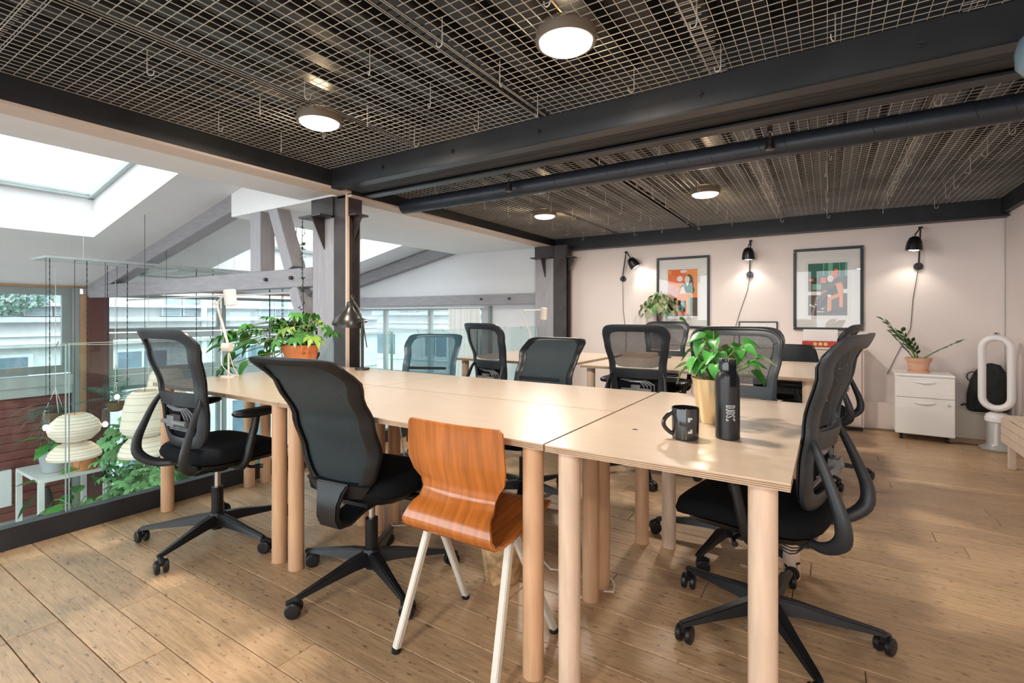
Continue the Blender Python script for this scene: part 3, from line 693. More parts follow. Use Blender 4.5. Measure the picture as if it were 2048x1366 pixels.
def smooth(pts, rs, k=4):
    P_ = [Vector(p) for p in pts]; o = []; q_ = []
    for i in range(len(P_) - 1):
        a, b, c, d = P_[max(0, i - 1)], P_[i], P_[i + 1], P_[min(len(P_) - 1, i + 2)]
        for j in range(k):
            t = j / k; o.append(.5 * ((2 * b) + (c - a) * t + (2 * a - 5 * b + 4 * c - d) * t * t + (3 * b - a - 3 * c + d) * t ** 3)); q_.append(rs[i] + (rs[i + 1] - rs[i]) * t)
    return o + [P_[-1]], q_ + [rs[-1]]
def ring(m, N_, zb, zt, wf, yf, band, bt, th, n=6):
    """back frame: closed ring of flattened oval section following wf(z), on surface yf(x,z)"""
    zc, hz = (zb + zt) / 2, (zt - zb) / 2; Ls = []
    for i in range(N_):
        a, b = sup(n, i, N_); z = zc + hz * b; X = wf(z) * a
        zi = zc + (hz - bt) * b; Xi = (wf(zi) - band) * a
        O = Vector((X, yf(X, z), z)); I = Vector((Xi, yf(Xi, zi), zi)); C_ = (O + I) / 2; d = (O - I) / 2
        Ls.append([C_ + d * (math.copysign(abs(math.cos(t)) ** .6, math.cos(t))) + Vector((0, 1, 0)) * (th / 2 * math.copysign(abs(math.sin(t)) ** .45, math.sin(t))) for t in [2 * PI * (k + .5) / 10 for k in range(10)]])
    k = len(m.v); n_ = 10; vs = [p for l in Ls for p in l]
    m.add(vs, [(i * n_ + j, i * n_ + (j + 1) % n_, ((i + 1) % N_) * n_ + (j + 1) % n_, ((i + 1) % N_) * n_ + j) for i in range(N_) for j in range(n_)])
def panel(m, N_, zb, zt, wf, yf, inset, bt, n=6, off=0, rings=6):
    zc, hz = (zb + zt) / 2, (zt - zb) / 2; vs = []; fs_ = []
    for r_ in range(rings + 1):
        k = 1 - r_ / rings
        for i in range(N_):
            a, b = sup(n, i, N_); z = zc + (hz - bt) * b * k; X = (wf(z) - inset) * a * k
            vs.append((X, yf(X, z) + off, z))
    for r_ in range(rings):
        for i in range(N_): j = (i + 1) % N_; fs_.append((r_ * N_ + i, r_ * N_ + j, (r_ + 1) * N_ + j, (r_ + 1) * N_ + i))
    m.add(vs, fs_)
def lerp_tab(tab):
    def f(z):
        if z <= tab[0][0]: return tab[0][1]
        for (a, b), (c, d) in zip(tab, tab[1:]):
            if z <= c: t = (z - a) / (c - a); t = t * t * (3 - 2 * t); return b + (d - b) * t
        return tab[-1][1]
    return f
def make_task_chair(base_rz=.05, frame='grey_plastic', mesh='mesh_black', sup_arm=True):
    t = thing('task_chair', '', 'chair')
    base5(t, base_rz)
    m = MB(); pad(m, 0, .04, .245, .235, ((.90, .425), (1.0, .435), (1.02, .455), (.99, .478), (.92, .489), (.6, .492), (.05, .488)), zf=lambda x, y_: -.035 * max(0, (y_ - .10) / .17) ** 2 + .05 * x * x); m.build('seat', 'black_fabric', t, smooth=60)
    m = MB(); pad(m, 0, .03, .225, .21, ((.8, .395), (.95, .405), (1, .424)), zf=lambda x, y_: -.03 * max(0, (y_ - .10) / .17) ** 2); m.build('seat_pan', 'black_plastic', t, smooth=50)
    m = MB(); m.box((0, -.02, .385), (.15, .26, .05)); m.cyl((-.13, .05, .375), (.13, .05, .375), .030, 16); m.cyl((0, 0, .345), (0, 0, .375), .055, 20); mc = m.build('mechanism', 'black_plastic', t, bevel=.004)
    MB().tube([(.13, .02, .39), (.20, .05, .375), (.235, .09, .375)], [.008, .007, .011], 6).build('lever', 'black_plastic', mc); MB().tube([(-.13, .02, .39), (-.20, .05, .375), (-.235, .03, .375)], [.008, .007, .011], 6).build('lever', 'black_plastic', mc)
    m = MB()
    for k in range(3): m.tube(bez((-.10, -.15, .40), (-.13 - .02 * k, -.12, .335 - .012 * k), (-.05, -.02, .37), 6), .0022, 5)
    m.build('cable', 'cable_black', mc)
    wf = lerp_tab([(.49, .165), (.62, .188), (.78, .196), (.92, .220), (1.0, .236), (1.08, .238)])
    ys = lerp_tab([(.49, -.165), (.64, -.185), (.78, -.205), (.95, -.255), (1.08, -.305)])
    yf = lambda x, z: ys(z) + .9 * x * x
    m = MB(); ring(m, 72, .495, 1.065, wf, yf, .050, .050, .020, 7)
    m.grid(lambda u, v: ((2 * u - 1) * (wf(.70 + .062 * v) - .02), yf((2 * u - 1) * .19, .70 + .062 * v) - .003, .70 + .062 * v), 14, 3, .018)
    bk = m.build('back_frame', frame, t, smooth=50)
    m = MB(); zc = .78
    panel(m, 56, .745, 1.055, wf, yf, .030, .026, 6, off=.008); m.build('back_mesh', mesh, t, smooth=60)
    m = MB(); ring(m, 56, .50, 1.06, lambda z: wf(z) - .004, lambda x, z: yf(x, z) + .016, .012, .012, .008, 5.5); m.build('piping', 'black_plastic', bk)
    m = MB()
    for k in range(4):
        h = .115 - .022 * k; z0 = .685 - .004 * k
        pts = [(-h, yf(h, z0) + .004, z0), (h * .5, yf(h, z0) + .004, z0), (h, yf(h, z0) + .004, z0 - .03), (h, yf(h, .61) + .004, .60 + .008 * k), (h * .7, yf(h, .6) + .004, .575 + .012 * k), (-h, yf(h, .58) + .004, .575 + .012 * k)]
        m.tube(pts, .0052, 6)
    m.box((0, -.205, .63), (.06, .03, .05)); m.tube([(-.10, -.20, .62), (.04, -.215, .625), (.10, -.20, .62)], .011, 8); m.build('lumbar_support', 'clear_grey_plastic', t)
    MB().grid(lambda u, v: ((2 * u - 1) * .15, yf((2 * u - 1) * .15, .53 + .17 * v) + .014, .53 + .17 * v), 8, 5, .006).build('lumbar_pad', 'black_fabric', t, smooth=60)
    for s_ in (-1, 1):
        m = MB(); pts = [(s_ * .174, -.178, .735), (s_ * .190, -.200, .69), (s_ * .202, -.232, .61), (s_ * .212, -.262, .52), (s_ * .20, -.258, .455), (s_ * .16, -.20, .410), (s_ * .10, -.12, .405), (s_ * .06, 0, .40)]
        pts, rs_ = smooth(pts, [.011, .014, .017, .022, .025, .021, .019, .016]); m.tube(pts, rs_, 10, flat=.6, up=(s_, 0, 0)); m.build('back_support', 'grey_plastic' if frame == 'grey_plastic' else frame, t, smooth=60)
        a = MB(); a.tube(*smooth([(s_ * .12, .0, .40), (s_ * .225, -.02, .402), (s_ * .262, -.012, .44), (s_ * .268, .02, .58)], [.018, .020, .022, .020]), 10, flat=.8, up=(0, 1, 0)); a.tube([(s_ * .268, .02, .56), (s_ * .270, .035, .645)], .017, 10); ar = a.build('armrest', 'black_plastic', t, smooth=60)
        m = MB(); pad(m, s_ * .268, .045, .048, .125, ((.5, .636), (.9, .645), (1, .655), (1, .664), (.9, .671), (.5, .673)), n=3, N_=24); m.build('arm_pad', 'black_plastic', ar, smooth=60)
    return t
def make_mesh_chair(base_rz=.9, frame='black_plastic', mesh='mesh_dense', tint=None):
    """chair with a tall tapering sprung mesh back on a central spine"""
    t = thing('mesh_back_chair', '', 'chair')
    base5(t, base_rz, R=.33)
    m = MB(); pad(m, 0, .05, .245, .235, ((.90, .405), (1.0, .415), (1.02, .44), (.98, .468), (.90, .478), (.5, .480), (.05, .476)), zf=lambda x, y_: -.03 * max(0, (y_ - .10) / .17) ** 2); m.build('seat', 'black_fabric', t, smooth=60)
    m = MB(); pad(m, 0, .04, .22, .20, ((.7, .370), (.9, .38), (1, .405))); m.build('seat_pan', 'black_plastic', t, smooth=50)
    m = MB(); m.box((0, 0, .365), (.15, .2, .05)); m.cyl((0, 0, .33), (0, 0, .36), .05, 18); m.build('mechanism', 'black_plastic', t, bevel=.005)
    wf = lerp_tab([(.40, .14), (.50, .195), (.62, .215), (.78, .212), (.92, .236), (.975, .262)])
    ys = lerp_tab([(.40, -.19), (.58, -.225), (.72, -.27), (.86, -.345), (.975, -.44)])
    yf = lambda x, z: ys(z) + 1.1 * x * x * (1 - .6 * max(0, (z - .85) / .13))
    m = MB(); ring(m, 72, .405, .975, wf, yf, .050, .028, .022, (7, 3.6))
    # deep moulded chin of the frame
    m.grid(lambda u, v: ((2 * u - 1) * (.115 + .05 * v), yf((2 * u - 1) * .14, .42 + .055 * v) - .004, .42 + .055 * v), 12, 3, .022)
    bk = m.build('back_frame', frame, t, smooth=50)
    m = MB(); panel(m, 52, .415, .970, wf, yf, .030, .018, (7, 3.6), off=.008); m.build('back_mesh', mesh, t, smooth=60)
    m = MB(); m.box((.0, -.165, .56), (.26, .02, .05)); m.box((0, -.175, .72), (.30, .015, .02)); m.build('lumbar_bar', 'black_plastic', t, bevel=.005)
    m = MB(); Ls = []
    for (y_, z, hw, th) in ((-.185, .535, .075, .012), (-.20, .49, .062, .016), (-.215, .44, .050, .02), (-.215, .395, .050, .022), (-.18, .365, .052, .024), (-.10, .36, .055, .018), (0, .362, .06, .015)):
        pass
    path = [(-.212, .475, .085), (-.226, .44, .066), (-.238, .40, .056), (-.240, .35, .054), (-.225, .315, .054), (-.17, .31, .055), (-.09, .335, .055), (-.02, .345, .06)]
    for i, (y_, z, hw) in enumerate(path):
        a = path[max(0, i - 1)]; b = path[min(len(path) - 1, i + 1)]; d = Vector((0, b[0] - a[0], b[1] - a[1])).normalized(); nn = Vector((0, -d.z, d.y)) * .012
        P0 = Vector((0, y_, z)); Ls.append([P0 + Vector((-hw, 0, 0)) + nn, P0 + Vector((hw, 0, 0)) + nn, P0 + Vector((hw, 0, 0)) - nn, P0 + Vector((-hw, 0, 0)) - nn])
    m.loops(Ls); m.build('spine', frame, t, bevel=.006)
    for s_ in (-1, 1):
        a = MB(); a.tube(*smooth([(s_ * .08, .02, .375), (s_ * .22, .02, .378), (s_ * .262, .02, .40), (s_ * .268, .02, .46), (s_ * .268, .02, .62)], [.016, .016, .018, .018, .017]), 10, flat=1.3, up=(0, 1, 0)); ar = a.build('armrest', 'black_plastic', t, smooth=60)
        m = MB(); pad(m, s_ * .262, .05, .045, .12, ((.5, .612), (.9, .618), (1, .628), (1, .640), (.9, .648), (.5, .650)), n=3.4, N_=24); m.build('arm_pad', 'black_plastic', ar, smooth=60)
    return t
G1 = 'office chairs around the long table'; G2 = 'office chairs at the desks along the back'
D = math.radians
tcp = make_task_chair()
place(tcp, 0, (-2.60, 1.31, 0), D(3), 'grey-framed mesh task chair by the glass, back to the plant-filled void', G1)
CH = [((-.18, 1.98), 79, 'black mesh task chair at the right-hand end of the long table, seat under the top', G1),
      ((-.40, 2.60), 182, 'wide-backed mesh task chair behind the gold pot plant, facing the camera', G1),
      ((-2.28, 3.46), -14, 'mesh task chair tucked at the small desk by the void, curtain behind', G2),
      ((-1.10, 3.47), 3, 'mesh task chair with lumbar rings showing, back turned, at the second-row desk', G2),
      ((-1.40, 4.98), 183, 'mesh task chair behind the second-row desk, below the first picture', G2),
      ((-.10, 4.10), 80, 'thin edge-on mesh task chair at the right end of the second-row desk', G2)]
for (p, r_, l, g) in CH: place(tcp, 1, (p[0], p[1], 0), D(r_), l, g)
mcp_ = make_mesh_chair(D(44))
place(mcp_, 0, (-1.64, 1.46, 0), D(6), 'black chair with tall dense mesh back and flared top, left of the plywood chair', G1)
place(mcp_, 1, (-1.56, 2.58, 0), D(178), 'plain dark mesh-backed chair on the far side of the long table, middle', G1)
blue = make_mesh_chair(D(10), 'plastic_blue_reflect', 'mesh_blue_reflect'); place(blue, 0, (-2.52, 2.70, 0), D(205), 'blue-tinted mesh chair against the bright gable window beside the steel column', G1)

# tub chair behind the second row
tc_ = thing('tub_chair', 'low black tub chair with one curved side behind the second-row desk', 'chair', (-.30, 5.05, 0), D(165))
def tub(u, v):
    a = PI * (u * 1.0) ; x = .27 * math.cos(a + PI); yy = -.23 * math.sin(a); g = min(1, max(0, (math.sin(a) - .62) / .26)); g = g * g * (3 - 2 * g)
    hz = .42 + v * (.24 + .20 * g)
    return (x * (1 + .06 * v), yy * (1 + .08 * v) + .03, hz)
MB().grid(tub, 28, 6, .022).build('shell', 'black_plastic', tc_, smooth=60)
m = MB(); pad(m, 0, .03, .25, .23, ((.9, .40), (1, .415), (1, .44), (.9, .455), (.1, .458)), n=3); m.build('seat', 'black_fabric', tc_, smooth=60)
for (x, y_) in ((-.2, -.17), (.2, -.17), (-.2, .22), (.2, .22)): MB().tube([(x * .7, y_ * .7, .41), (x * 1.15, y_ * 1.15, .0)], [.02, .014], 10).build('leg', 'black_plastic', tc_)

# plywood pupil chair on white steel legs
pc = thing('plywood_chair', 'curved orange plywood school chair on splayed white steel legs, in front', 'chair', (-1.015, 1.375, 0), D(0))
prf = [(-.155, .775, .180), (-.152, .762, .192), (-.150, .70, .196), (-.145, .645, .198), (-.132, .60, .186), (-.122, .57, .160), (-.125, .54, .148), (-.142, .51, .152), (-.165, .48, .168), (-.178, .45, .180), (-.165, .424, .186), (-.13, .412, .188), (-.07, .415, .186), (0, .423, .185), (.08, .434, .186), (.15, .444, .185), (.20, .446, .178), (.228, .436, .160)]
def ply(u, v):
    t = v * (len(prf) - 1); i = min(int(t), len(prf) - 2); f_ = t - i; a, b = prf[i], prf[i + 1]
    y_ = a[0] + (b[0] - a[0]) * f_; z = a[1] + (b[1] - a[1]) * f_; hw = a[2] + (b[2] - a[2]) * f_; x = (2 * u - 1)
    bow = .018 * x * x if v < .42 else .0
    return (x * hw, y_ + bow, z + (.006 * x * x if v > .6 else 0))
MB().grid(ply, 16, 51, .010).build('shell', 'teak_ply', pc, smooth=70)
for s_ in (-1, 1):
    for (yf_, ya) in ((-.19, -.055), (.185, -.02)):
        m = MB(); m.tube([(s_ * .165, ya, .405), (s_ * .197, yf_, .012)], .0165, 4); l = m.build('leg', 'chair_leg_white', pc, smooth=0, bevel=.003)
        m = MB(); m.cyl((s_ * .197, yf_, .014), (s_ * .198, yf_ - .001, .0), .016, 8); m.build('foot_cap', 'black_plastic', l)
m = MB(); m.tube([(-.17, -.035, .405), (.17, -.035, .405)], .011, 4); m.tube([(-.12, .10, .412), (.12, .10, .412)], .009, 4); m.build('crossbar', 'chair_leg_white', pc, smooth=0)

# ------------------------------------------------------------------ desks: ply tops on round legs
def desk(x0, x1, y0, y1, legs, label, group, lm_='birch_leg', hole=None, z=.74):
    t = thing('desk', label, 'desk', ((x0 + x1) / 2, (y0 + y1) / 2, 0), 0, group); cx, cy = (x0 + x1) / 2, (y0 + y1) / 2
    a, b, c, d = x0 - cx, x1 - cx, y0 - cy, y1 - cy
    top = MB().b2(a, b, c, d, z - .003, z).build('tabletop', 'birch_top', t, smooth=0)
    m = MB(); n_ = 7; th = .0175
    for k in range(n_):
        m.m = k % 2; m.b2(a + .0003, b - .0003, c + .0003, d - .0003, z - .003 - th * (k + 1) / n_, z - .003 - th * k / n_)
    m.build('ply_edge', ['ply_light', 'ply_dark'], top, smooth=0)
    for (lx, ly) in legs:
        MB().cyl((lx - cx, ly - cy, 0), (lx - cx, ly - cy, z - .0205), .033, 28).build('leg', lm_, t, smooth=60)
    if hole:
        MB().lathe([(.001, z), (.009, z + .0004), (.0095, z + .0002)], 16, (hole[0] - cx, hole[1] - cy, 0)).build('cable_hole', 'ink_black', t)
    return t
GD = 'birch ply desks pushed together in the long table'
XL, XM, XR = -3.27, -2.048, -.712
desk(XL, XM - .002, 1.29, 1.875, [(-3.21, 1.34), (-2.115, 1.34), (-3.21, 1.82), (-2.115, 1.82)], 'birch ply desk of the front row beside the glass balustrade', GD)
desk(XM + .002, XR, 1.29, 1.875, [(-1.99, 1.34), (-.775, 1.34), (-1.99, 1.82), (-.79, 1.82)], 'birch ply desk of the front row behind the plywood chair', GD)
desk(XL, XM - .002, 1.881, 2.465, [(-3.21, 1.93), (-2.115, 1.93), (-3.21, 2.415), (-2.115, 2.415)], 'birch ply desk of the rear row near the steel column', GD)
desk(XM + .002, XR, 1.881, 2.465, [(-1.99, 1.93), (-.79, 1.935), (-1.99, 2.415), (-.775, 2.415)], 'birch ply desk of the rear row facing the plain dark chair', GD)
desk(-.704, -.07, 1.285, 2.50, [(-.65, 1.34), (-.132, 1.34), (-.65, 2.44), (-.13, 2.44)], 'birch ply desk turned crosswise carrying the mug and bottle', GD, 'birch_leg_pale', (-.543, 1.62))
G3 = 'pale desks of the second row'
desk(-1.62, -.04, 3.53, 4.75, [(-1.56, 3.60), (-.10, 3.60), (-1.56, 4.68), (-.10, 4.68)], 'pale ply desk of the second row below the pictures', G3, 'birch_leg_pale')
desk(-2.86, -1.72, 3.53, 4.75, [(-2.80, 3.60), (-1.78, 3.60), (-2.80, 4.68), (-1.78, 4.68)], 'pale ply desk beside the far glass balustrade near the curtain', G3, 'birch_leg_pale')

# ------------------------------------------------------------------ things on the table
mg = thing('mug', 'glossy black mug with grey corner logo on the crosswise desk', 'mug', (-.372, 1.585, .74))
m = MB().lathe([(.036, 0), (.039, .003), (.040, .010), (.041, .094), (.040, .097), (.038, .095), (.037, .012), (.001, .010)], 72); m.build('body', 'black_gloss', mg)
ha = math.atan2(-.537, -.843)   # handle points to the left
m = MB(); dv = Vector((math.cos(ha), math.sin(ha), 0))
m.tube([dv * (.038 + .030 * math.sin(PI * k / 10) ** .8) + Vector((0, 0, .015 + .068 * k / 10)) for k in range(11)], .0055, 8, flat=1.2); m.build('handle', 'black_gloss', mg)
# logo: letter shapes as closed polygons in a 0..1 box, wrapped round the body
def wrap(polys, r, h0, s, th0, vertical, z_off):
    """polys: list of quads/polygons in (x,y); vertical=True turns the line of writing upward"""
    m = MB(); fine = []
    for pl in polys:
        if len(pl) == 4:
            a, b, c, d = [Vector((p[0], p[1], 0)) for p in pl]; n = 6
            for i in range(n):
                for j in range(n):
                    f = lambda u, v: tuple((a.lerp(b, u)).lerp(d.lerp(c, u), v))[:2]
                    fine.append([f(i / n, j / n), f((i + 1) / n, j / n), f((i + 1) / n, (j + 1) / n), f(i / n, (j + 1) / n)])
        else: fine.append(pl)
    for pl in fine:
        pts = []
        for (x, y_) in pl:
            X, Y = (x * s, y_ * s) if not vertical else (-y_ * s, x * s)
            a = th0 + X / r; pts.append((math.cos(a) * (r + .0004), math.sin(a) * (r + .0004), h0 + Y + z_off))
        m.add(pts, [tuple(range(len(pts)))])
    return m
def rect(x0, x1, y0, y1, n=1): return [(x0, y0), (x1, y0), (x1, y1), (x0, y1)]
def arcband(cx, cy, rx, ry, t, a0, a1, n=8):
    out = []
    for k in range(n):
        p, q_ = a0 + (a1 - a0) * k / n, a0 + (a1 - a0) * (k + 1) / n
        def e(a, rx_, ry_): return (cx + rx_ * math.cos(a), cy + ry_ * math.sin(a))
        out.append([e(p, rx - t, ry - t * .8), e(p, rx, ry), e(q_, rx, ry), e(q_, rx - t, ry - t * .8)])
    return out
CORNERS = [rect(0, .28, .86, 1.0), rect(0, .14, .72, .86), rect(0, .28, 0, .14), rect(.14, .28, .14, .26)]
def word():
    P_ = list(CORNERS); x = .36; W_ = .34; T = .11
    # s
    P_ += arcband(x + W_ / 2, .74, W_ / 2, .26, T, .1, PI, 8) + arcband(x + W_ / 2, .26, W_ / 2, .26, T, PI + .1, 2 * PI, 8)
    P_ += [[(x, .74), (x + T, .74), (x + W_, .26), (x + W_ - T, .26)]]
    x += W_ + .07
    for (cy, a0) in ((.74, 0), (.26, PI)): P_ += arcband(x + W_ / 2, cy, W_ / 2, .26, T, a0, a0 + PI, 8)
    P_ += [rect(x, x + T, .26, .74), rect(x + W_ - T, x + W_, .26, .74)]
    x += W_ + .07; P_ += [rect(x, x + T, 0, 1), rect(x + T, x + .24, .86, 1.0)]
    x += .28
    for (cy, a0) in ((.74, 0), (.26, PI)): P_ += arcband(x + W_ / 2, cy, W_ / 2, .26, T, a0, a0 + PI, 8)
    P_ += [rect(x, x + T, .26, .74), rect(x + W_ - T, x + W_, 0, 1)]
    return P_
camdir = lambda ox, oy: math.atan2(-oy, -ox)
m = wrap([[(x * 1.0, y_) for x, y_ in p] for p in CORNERS], .0412, .024, .048, camdir(-.372, 1.585) + .18, False, 0); m.build('logo', 'logo_grey', mg, smooth=0)
bo = thing('water_bottle', 'tall matte black metal bottle with grey lettering beside the mug', 'bottle', (-.262, 1.66, .74))
m = MB().lathe([(.033, 0), (.0355, .003), (.0355, .178), (.034, .192), (.029, .204), (.024, .210), (.024, .214)], 72); m.build('body', 'matte_black', bo)
m = MB().lathe([(.024, .213), (.0265, .214), (.0265, .244), (.025, .247), (.0005, .247)], 36); cp = m.build('cap', 'black_gloss', bo)
cdir = camdir(-.262, 1.66)
a_ = cdir + .45; dv = Vector((math.cos(a_), math.sin(a_), 0)); sv = Vector((-dv.y, dv.x, 0))
m = MB(); pts = [dv * .026 + Vector((0, 0, .238)), dv * .036 + Vector((0, 0, .232)), dv * .0385 + Vector((0, 0, .20)), dv * .0385 + Vector((0, 0, .165))]
m.grid(lambda u, v: pts[min(3, int(round(v * 3)))] + sv * (.009 * (2 * u - 1)), 2, 3, .002); m.build('strap', 'black_fabric', bo)
m = wrap(word(), .0356, .060, .0265, cdir + .62, True, 0); m.build('lettering', 'logo_grey', bo, smooth=0)

# pale articulated lamp clamped at the left end of the table
wlp = thing('pale_desk_lamp', 'pale grey articulated desk lamp with drum shade in front of the leafy plant', 'lamp', (-3.16, 1.66, .74))
m = MB(); m.cyl((0, 0, 0), (0, 0, .008), .045, 24); m.cyl((0, 0, .008), (0, 0, .15), .006, 10); m.build('base', 'lamp_white', wlp)
R_ = Vector((.843, .537, 0))
J0 = Vector((0, 0, .185)); J1 = J0 + R_ * -.075 + Vector((0, 0, .275)); J2 = J1 + R_ * .05 + Vector((0, 0, .055)); 
m = MB(); m.tube([J0, J1], .008, 10); m.tube([J1, J2], .006, 10); m.build('arm', 'lamp_white', wlp)
MB().cyl(J0 - R_ * .035, J0 + R_ * .015, .027, 20).build('joint', 'lamp_white', wlp); m = MB(); m.cyl(J1 - Vector((.0, .012, 0)), J1 + Vector((0, .012, 0)), .013, 14); m.build('joint', 'lamp_white', wlp)
m = MB(); tilt = Matrix.Translation(J2 + R_ * .035 + Vector((0, 0, -.02))) @ Matrix.Rotation(D(32.5), 4, 'Z') @ Matrix.Rotation(D(-6), 4, 'Y')
m.lathe([(.030, -.048), (.034, -.048), (.036, .045), (.030, .050), (.001, .050)], 28, M=tilt); m.build('shade', 'lamp_white', wlp)
m = MB(); m.tube(bez(J0, J0 + Vector((.03, 0, -.12)), (.06, .03, .004), 8) , .002, 5); m.tube(bez(J0 - R_ * .03, (-.08, -.05, .06), (.05, .02, .004), 10), .002, 5); m.build('cord', 'cable_white', wlp)
# black pharmacist style lamp near the column
bl = thing('black_desk_lamp', 'black metal bell-shade desk lamp in front of the steel column', 'lamp', (-2.77, 2.38, .74))
m = MB(); m.cyl((0, 0, 0), (0, 0, .015), .05, 24); m.cyl((0, 0, .015), (0, 0, .33), .011, 12); m.build('base', 'bronze_black', bl)
Mh = Matrix.Translation((-.120, -.02, .350)) @ Matrix.Rotation(D(8), 4, 'Y') @ Matrix.Scale(1.15, 4)
m = MB(); m.lathe([(.095, -.035), (.098, -.035), (.096, -.02), (.082, .015), (.055, .045), (.028, .075), (.021, .095), (.021, .112), (.016, .114), (.013, .112), (.013, .09), (.05, .042), (.093, -.03)], 32, M=Mh); m.build('shade', 'bronze_black', bl, smooth=50)
m = MB(); m.tube([Mh @ Vector((0, 0, .11)), Mh @ Vector((.01, 0, .165)), Mh @ Vector((.04, 0, .14))], .004, 8); m.tube([Mh @ Vector((.0, 0, .155)), (-.03, 0, .42), (0, 0, .33)], .006, 8); m.tube([(-.012, -.01, .40), (.02, -.01, .33), (.06, -.01, .16)], [.006, .006, .004], 8); m.build('arm', 'bronze_black', bl)
m = MB(); m.cyl((-.01, -.018, .35), (-.01, .018, .35), .016, 14); m.cyl((.03, -.012, .345), (.03, .012, .345), .011, 12); m.b2(-.02, .03, -.006, .006, .33, .36); m.build('joint', 'chrome', bl)
# white lamp on the far desk
fl_ = thing('white_swing_lamp', 'white swing-arm lamp with cylinder shade on the desk before the curtain', 'lamp', (-2.50, 4.30, .74))
m = MB(); m.cyl((0, 0, 0), (0, 0, .02), .04, 20); m.tube([(0, 0, .02), (-.03, 0, .22), (-.14, 0, .43), (-.10, 0, .437), (.10, 0, .44)], .006, 8); m.build('arm', 'lamp_white', fl_)
m = MB(); m.lathe([(.030, -.06), (.032, -.06), (.032, .055), (.001, .058)], 24, M=Matrix.Translation((.135, 0, .405)) @ Matrix.Rotation(D(5), 4, 'Y')); m.build('shade', 'lamp_white', fl_)

# cork bin under the plywood chair
cbn = thing('cork_bin', 'rough cork-bark waste bin under the long table behind the plywood chair', 'bin', (-1.17, 1.76, 0))
Ls = []
for (r_, z) in ((.066, 0), (.072, .01), (.085, .12), (.097, .26), (.098, .285), (.088, .285), (.078, .12), (.06, .02)):
    Ls.append([((r_ + .006 * math.sin(k * 2.7 + z * 30)) * math.cos(2 * PI * k / 32), (r_ + .006 * math.sin(k * 1.9 + z * 22)) * math.sin(2 * PI * k / 32), z) for k in range(32)])
m = MB(); m.loops(Ls); m.build('body', 'cork', cbn)
m = MB(); m.tube([(-.1 - .012 * math.sin(PI * k / 8), -.02, .20 + .07 * k / 8) for k in range(9)], .003, 6); m.build('handle', 'chrome', cbn)
# loose cables
m = MB(); m.tube([(-1.98 + .05 * i, 2.0 + .07 * math.sin(i * .9), .004 + .0 * i) for i in range(22)], .004, 6); tag(m.build('power_cable', 'cable_white'), 'white power cable trailing on the floor under the long table', 'cable')
m = MB(); m.tube([(-1.93, 1.90, .60), (-1.90, 1.92, .35), (-1.83, 1.93, .10), (-1.86, 1.9, .02), (-1.95, 1.88, .005), (-2.05, 1.95, .005)], .004, 6); tag(m.build('hanging_cable', 'cable_white'), 'white cable hanging from the table edge among the middle legs', 'cable')
m = MB(); m.tube([(-.76, 1.88, .012)] + [(-.80 + .08 * math.cos(a), 1.88 + .09 * math.sin(a), .02 + .01 * math.sin(a)) for a in [k * .5 for k in range(10)]], .004, 6); tag(m.build('looped_cable', 'cable_white'), 'white cable looped on the floor around the paired legs', 'cable')

# ------------------------------------------------------------------ ceiling lamps
dome = None
def ceiling_lamp(x, y_, z, label, used, proto):
    global dome
    if not used:
        t = thing('ceiling_lamp', label, 'ceiling lamp', (x, y_, z), 0, 'round ceiling lamps in the mesh')
        m = MB().lathe([(.108, .055), (.115, .050), (.118, .0), (.114, -.004), (.108, -.002), (.106, .02)], 48); m.lathe([(.001, .056), (.108, .055), (.0005, .057)], 48); m.build('housing', 'lamp_housing', t, smooth=50)
        m = MB().lathe([(.105, .004), (.102, -.008), (.085, -.019), (.05, -.027), (.001, -.031)], 48); m.build('diffuser', 'diffuser', t, smooth=60)
        ld = bpy.data.lights.new('lamp_light', 'AREA'); ld.shape = 'DISK'; ld.size = .2; ld.energy = LAMP_W; ld.color = (1.0, .90, .79)
        lo = bpy.data.objects.new('lamp_light', ld); COL.objects.link(lo); lo.parent = t; lo.location = (0, 0, -.034)
        pd = bpy.data.lights.new('lamp_glow', 'POINT'); pd.energy = LAMP_W * .08; pd.color = (1.0, .72, .42); pd.shadow_soft_size = .05
        po = bpy.data.objects.new('lamp_glow', pd); COL.objects.link(po); po.parent = t; po.location = (0, 0, .10)
    else:
        t = copy_tree(proto); t.location = (x, y_, z); t['label'] = label
    return t
cl = ceiling_lamp(-.86, 1.74, 2.185, 'round ceiling lamp nearest, above the table middle', 0, None)
ceiling_lamp(-2.36, 1.73, 2.185, 'round ceiling lamp near the void edge in front of the crossbeam', 1, cl)
ceiling_lamp(-2.40, 4.38, 2.125, 'smallest round ceiling lamp, beyond the crossbeam beside the void', 1, cl)
ceiling_lamp(-.85, 4.30, 2.125, 'round ceiling lamp beyond the crossbeam above the second-row desk', 1, cl)
ceiling_lamp(-.86, -1.0, 2.185, 'unseen round fill lamp added behind the viewpoint', 1, cl)  # this lamp and the next are added out of view as fill light
ceiling_lamp(.65, -1.0, 2.185, 'unseen round fill lamp added behind the viewpoint by the right wall', 1, cl)
m = MB(); m.tube([(-.86, 1.76, 2.245), (-.87, 1.72, 2.30), (-.90, 1.60, 2.34), (-.91, 1.45, 2.33)], .004, 6); tag(m.build('lamp_cable', 'cable_orange'), 'orange flex rising from the nearest ceiling lamp', 'cable')

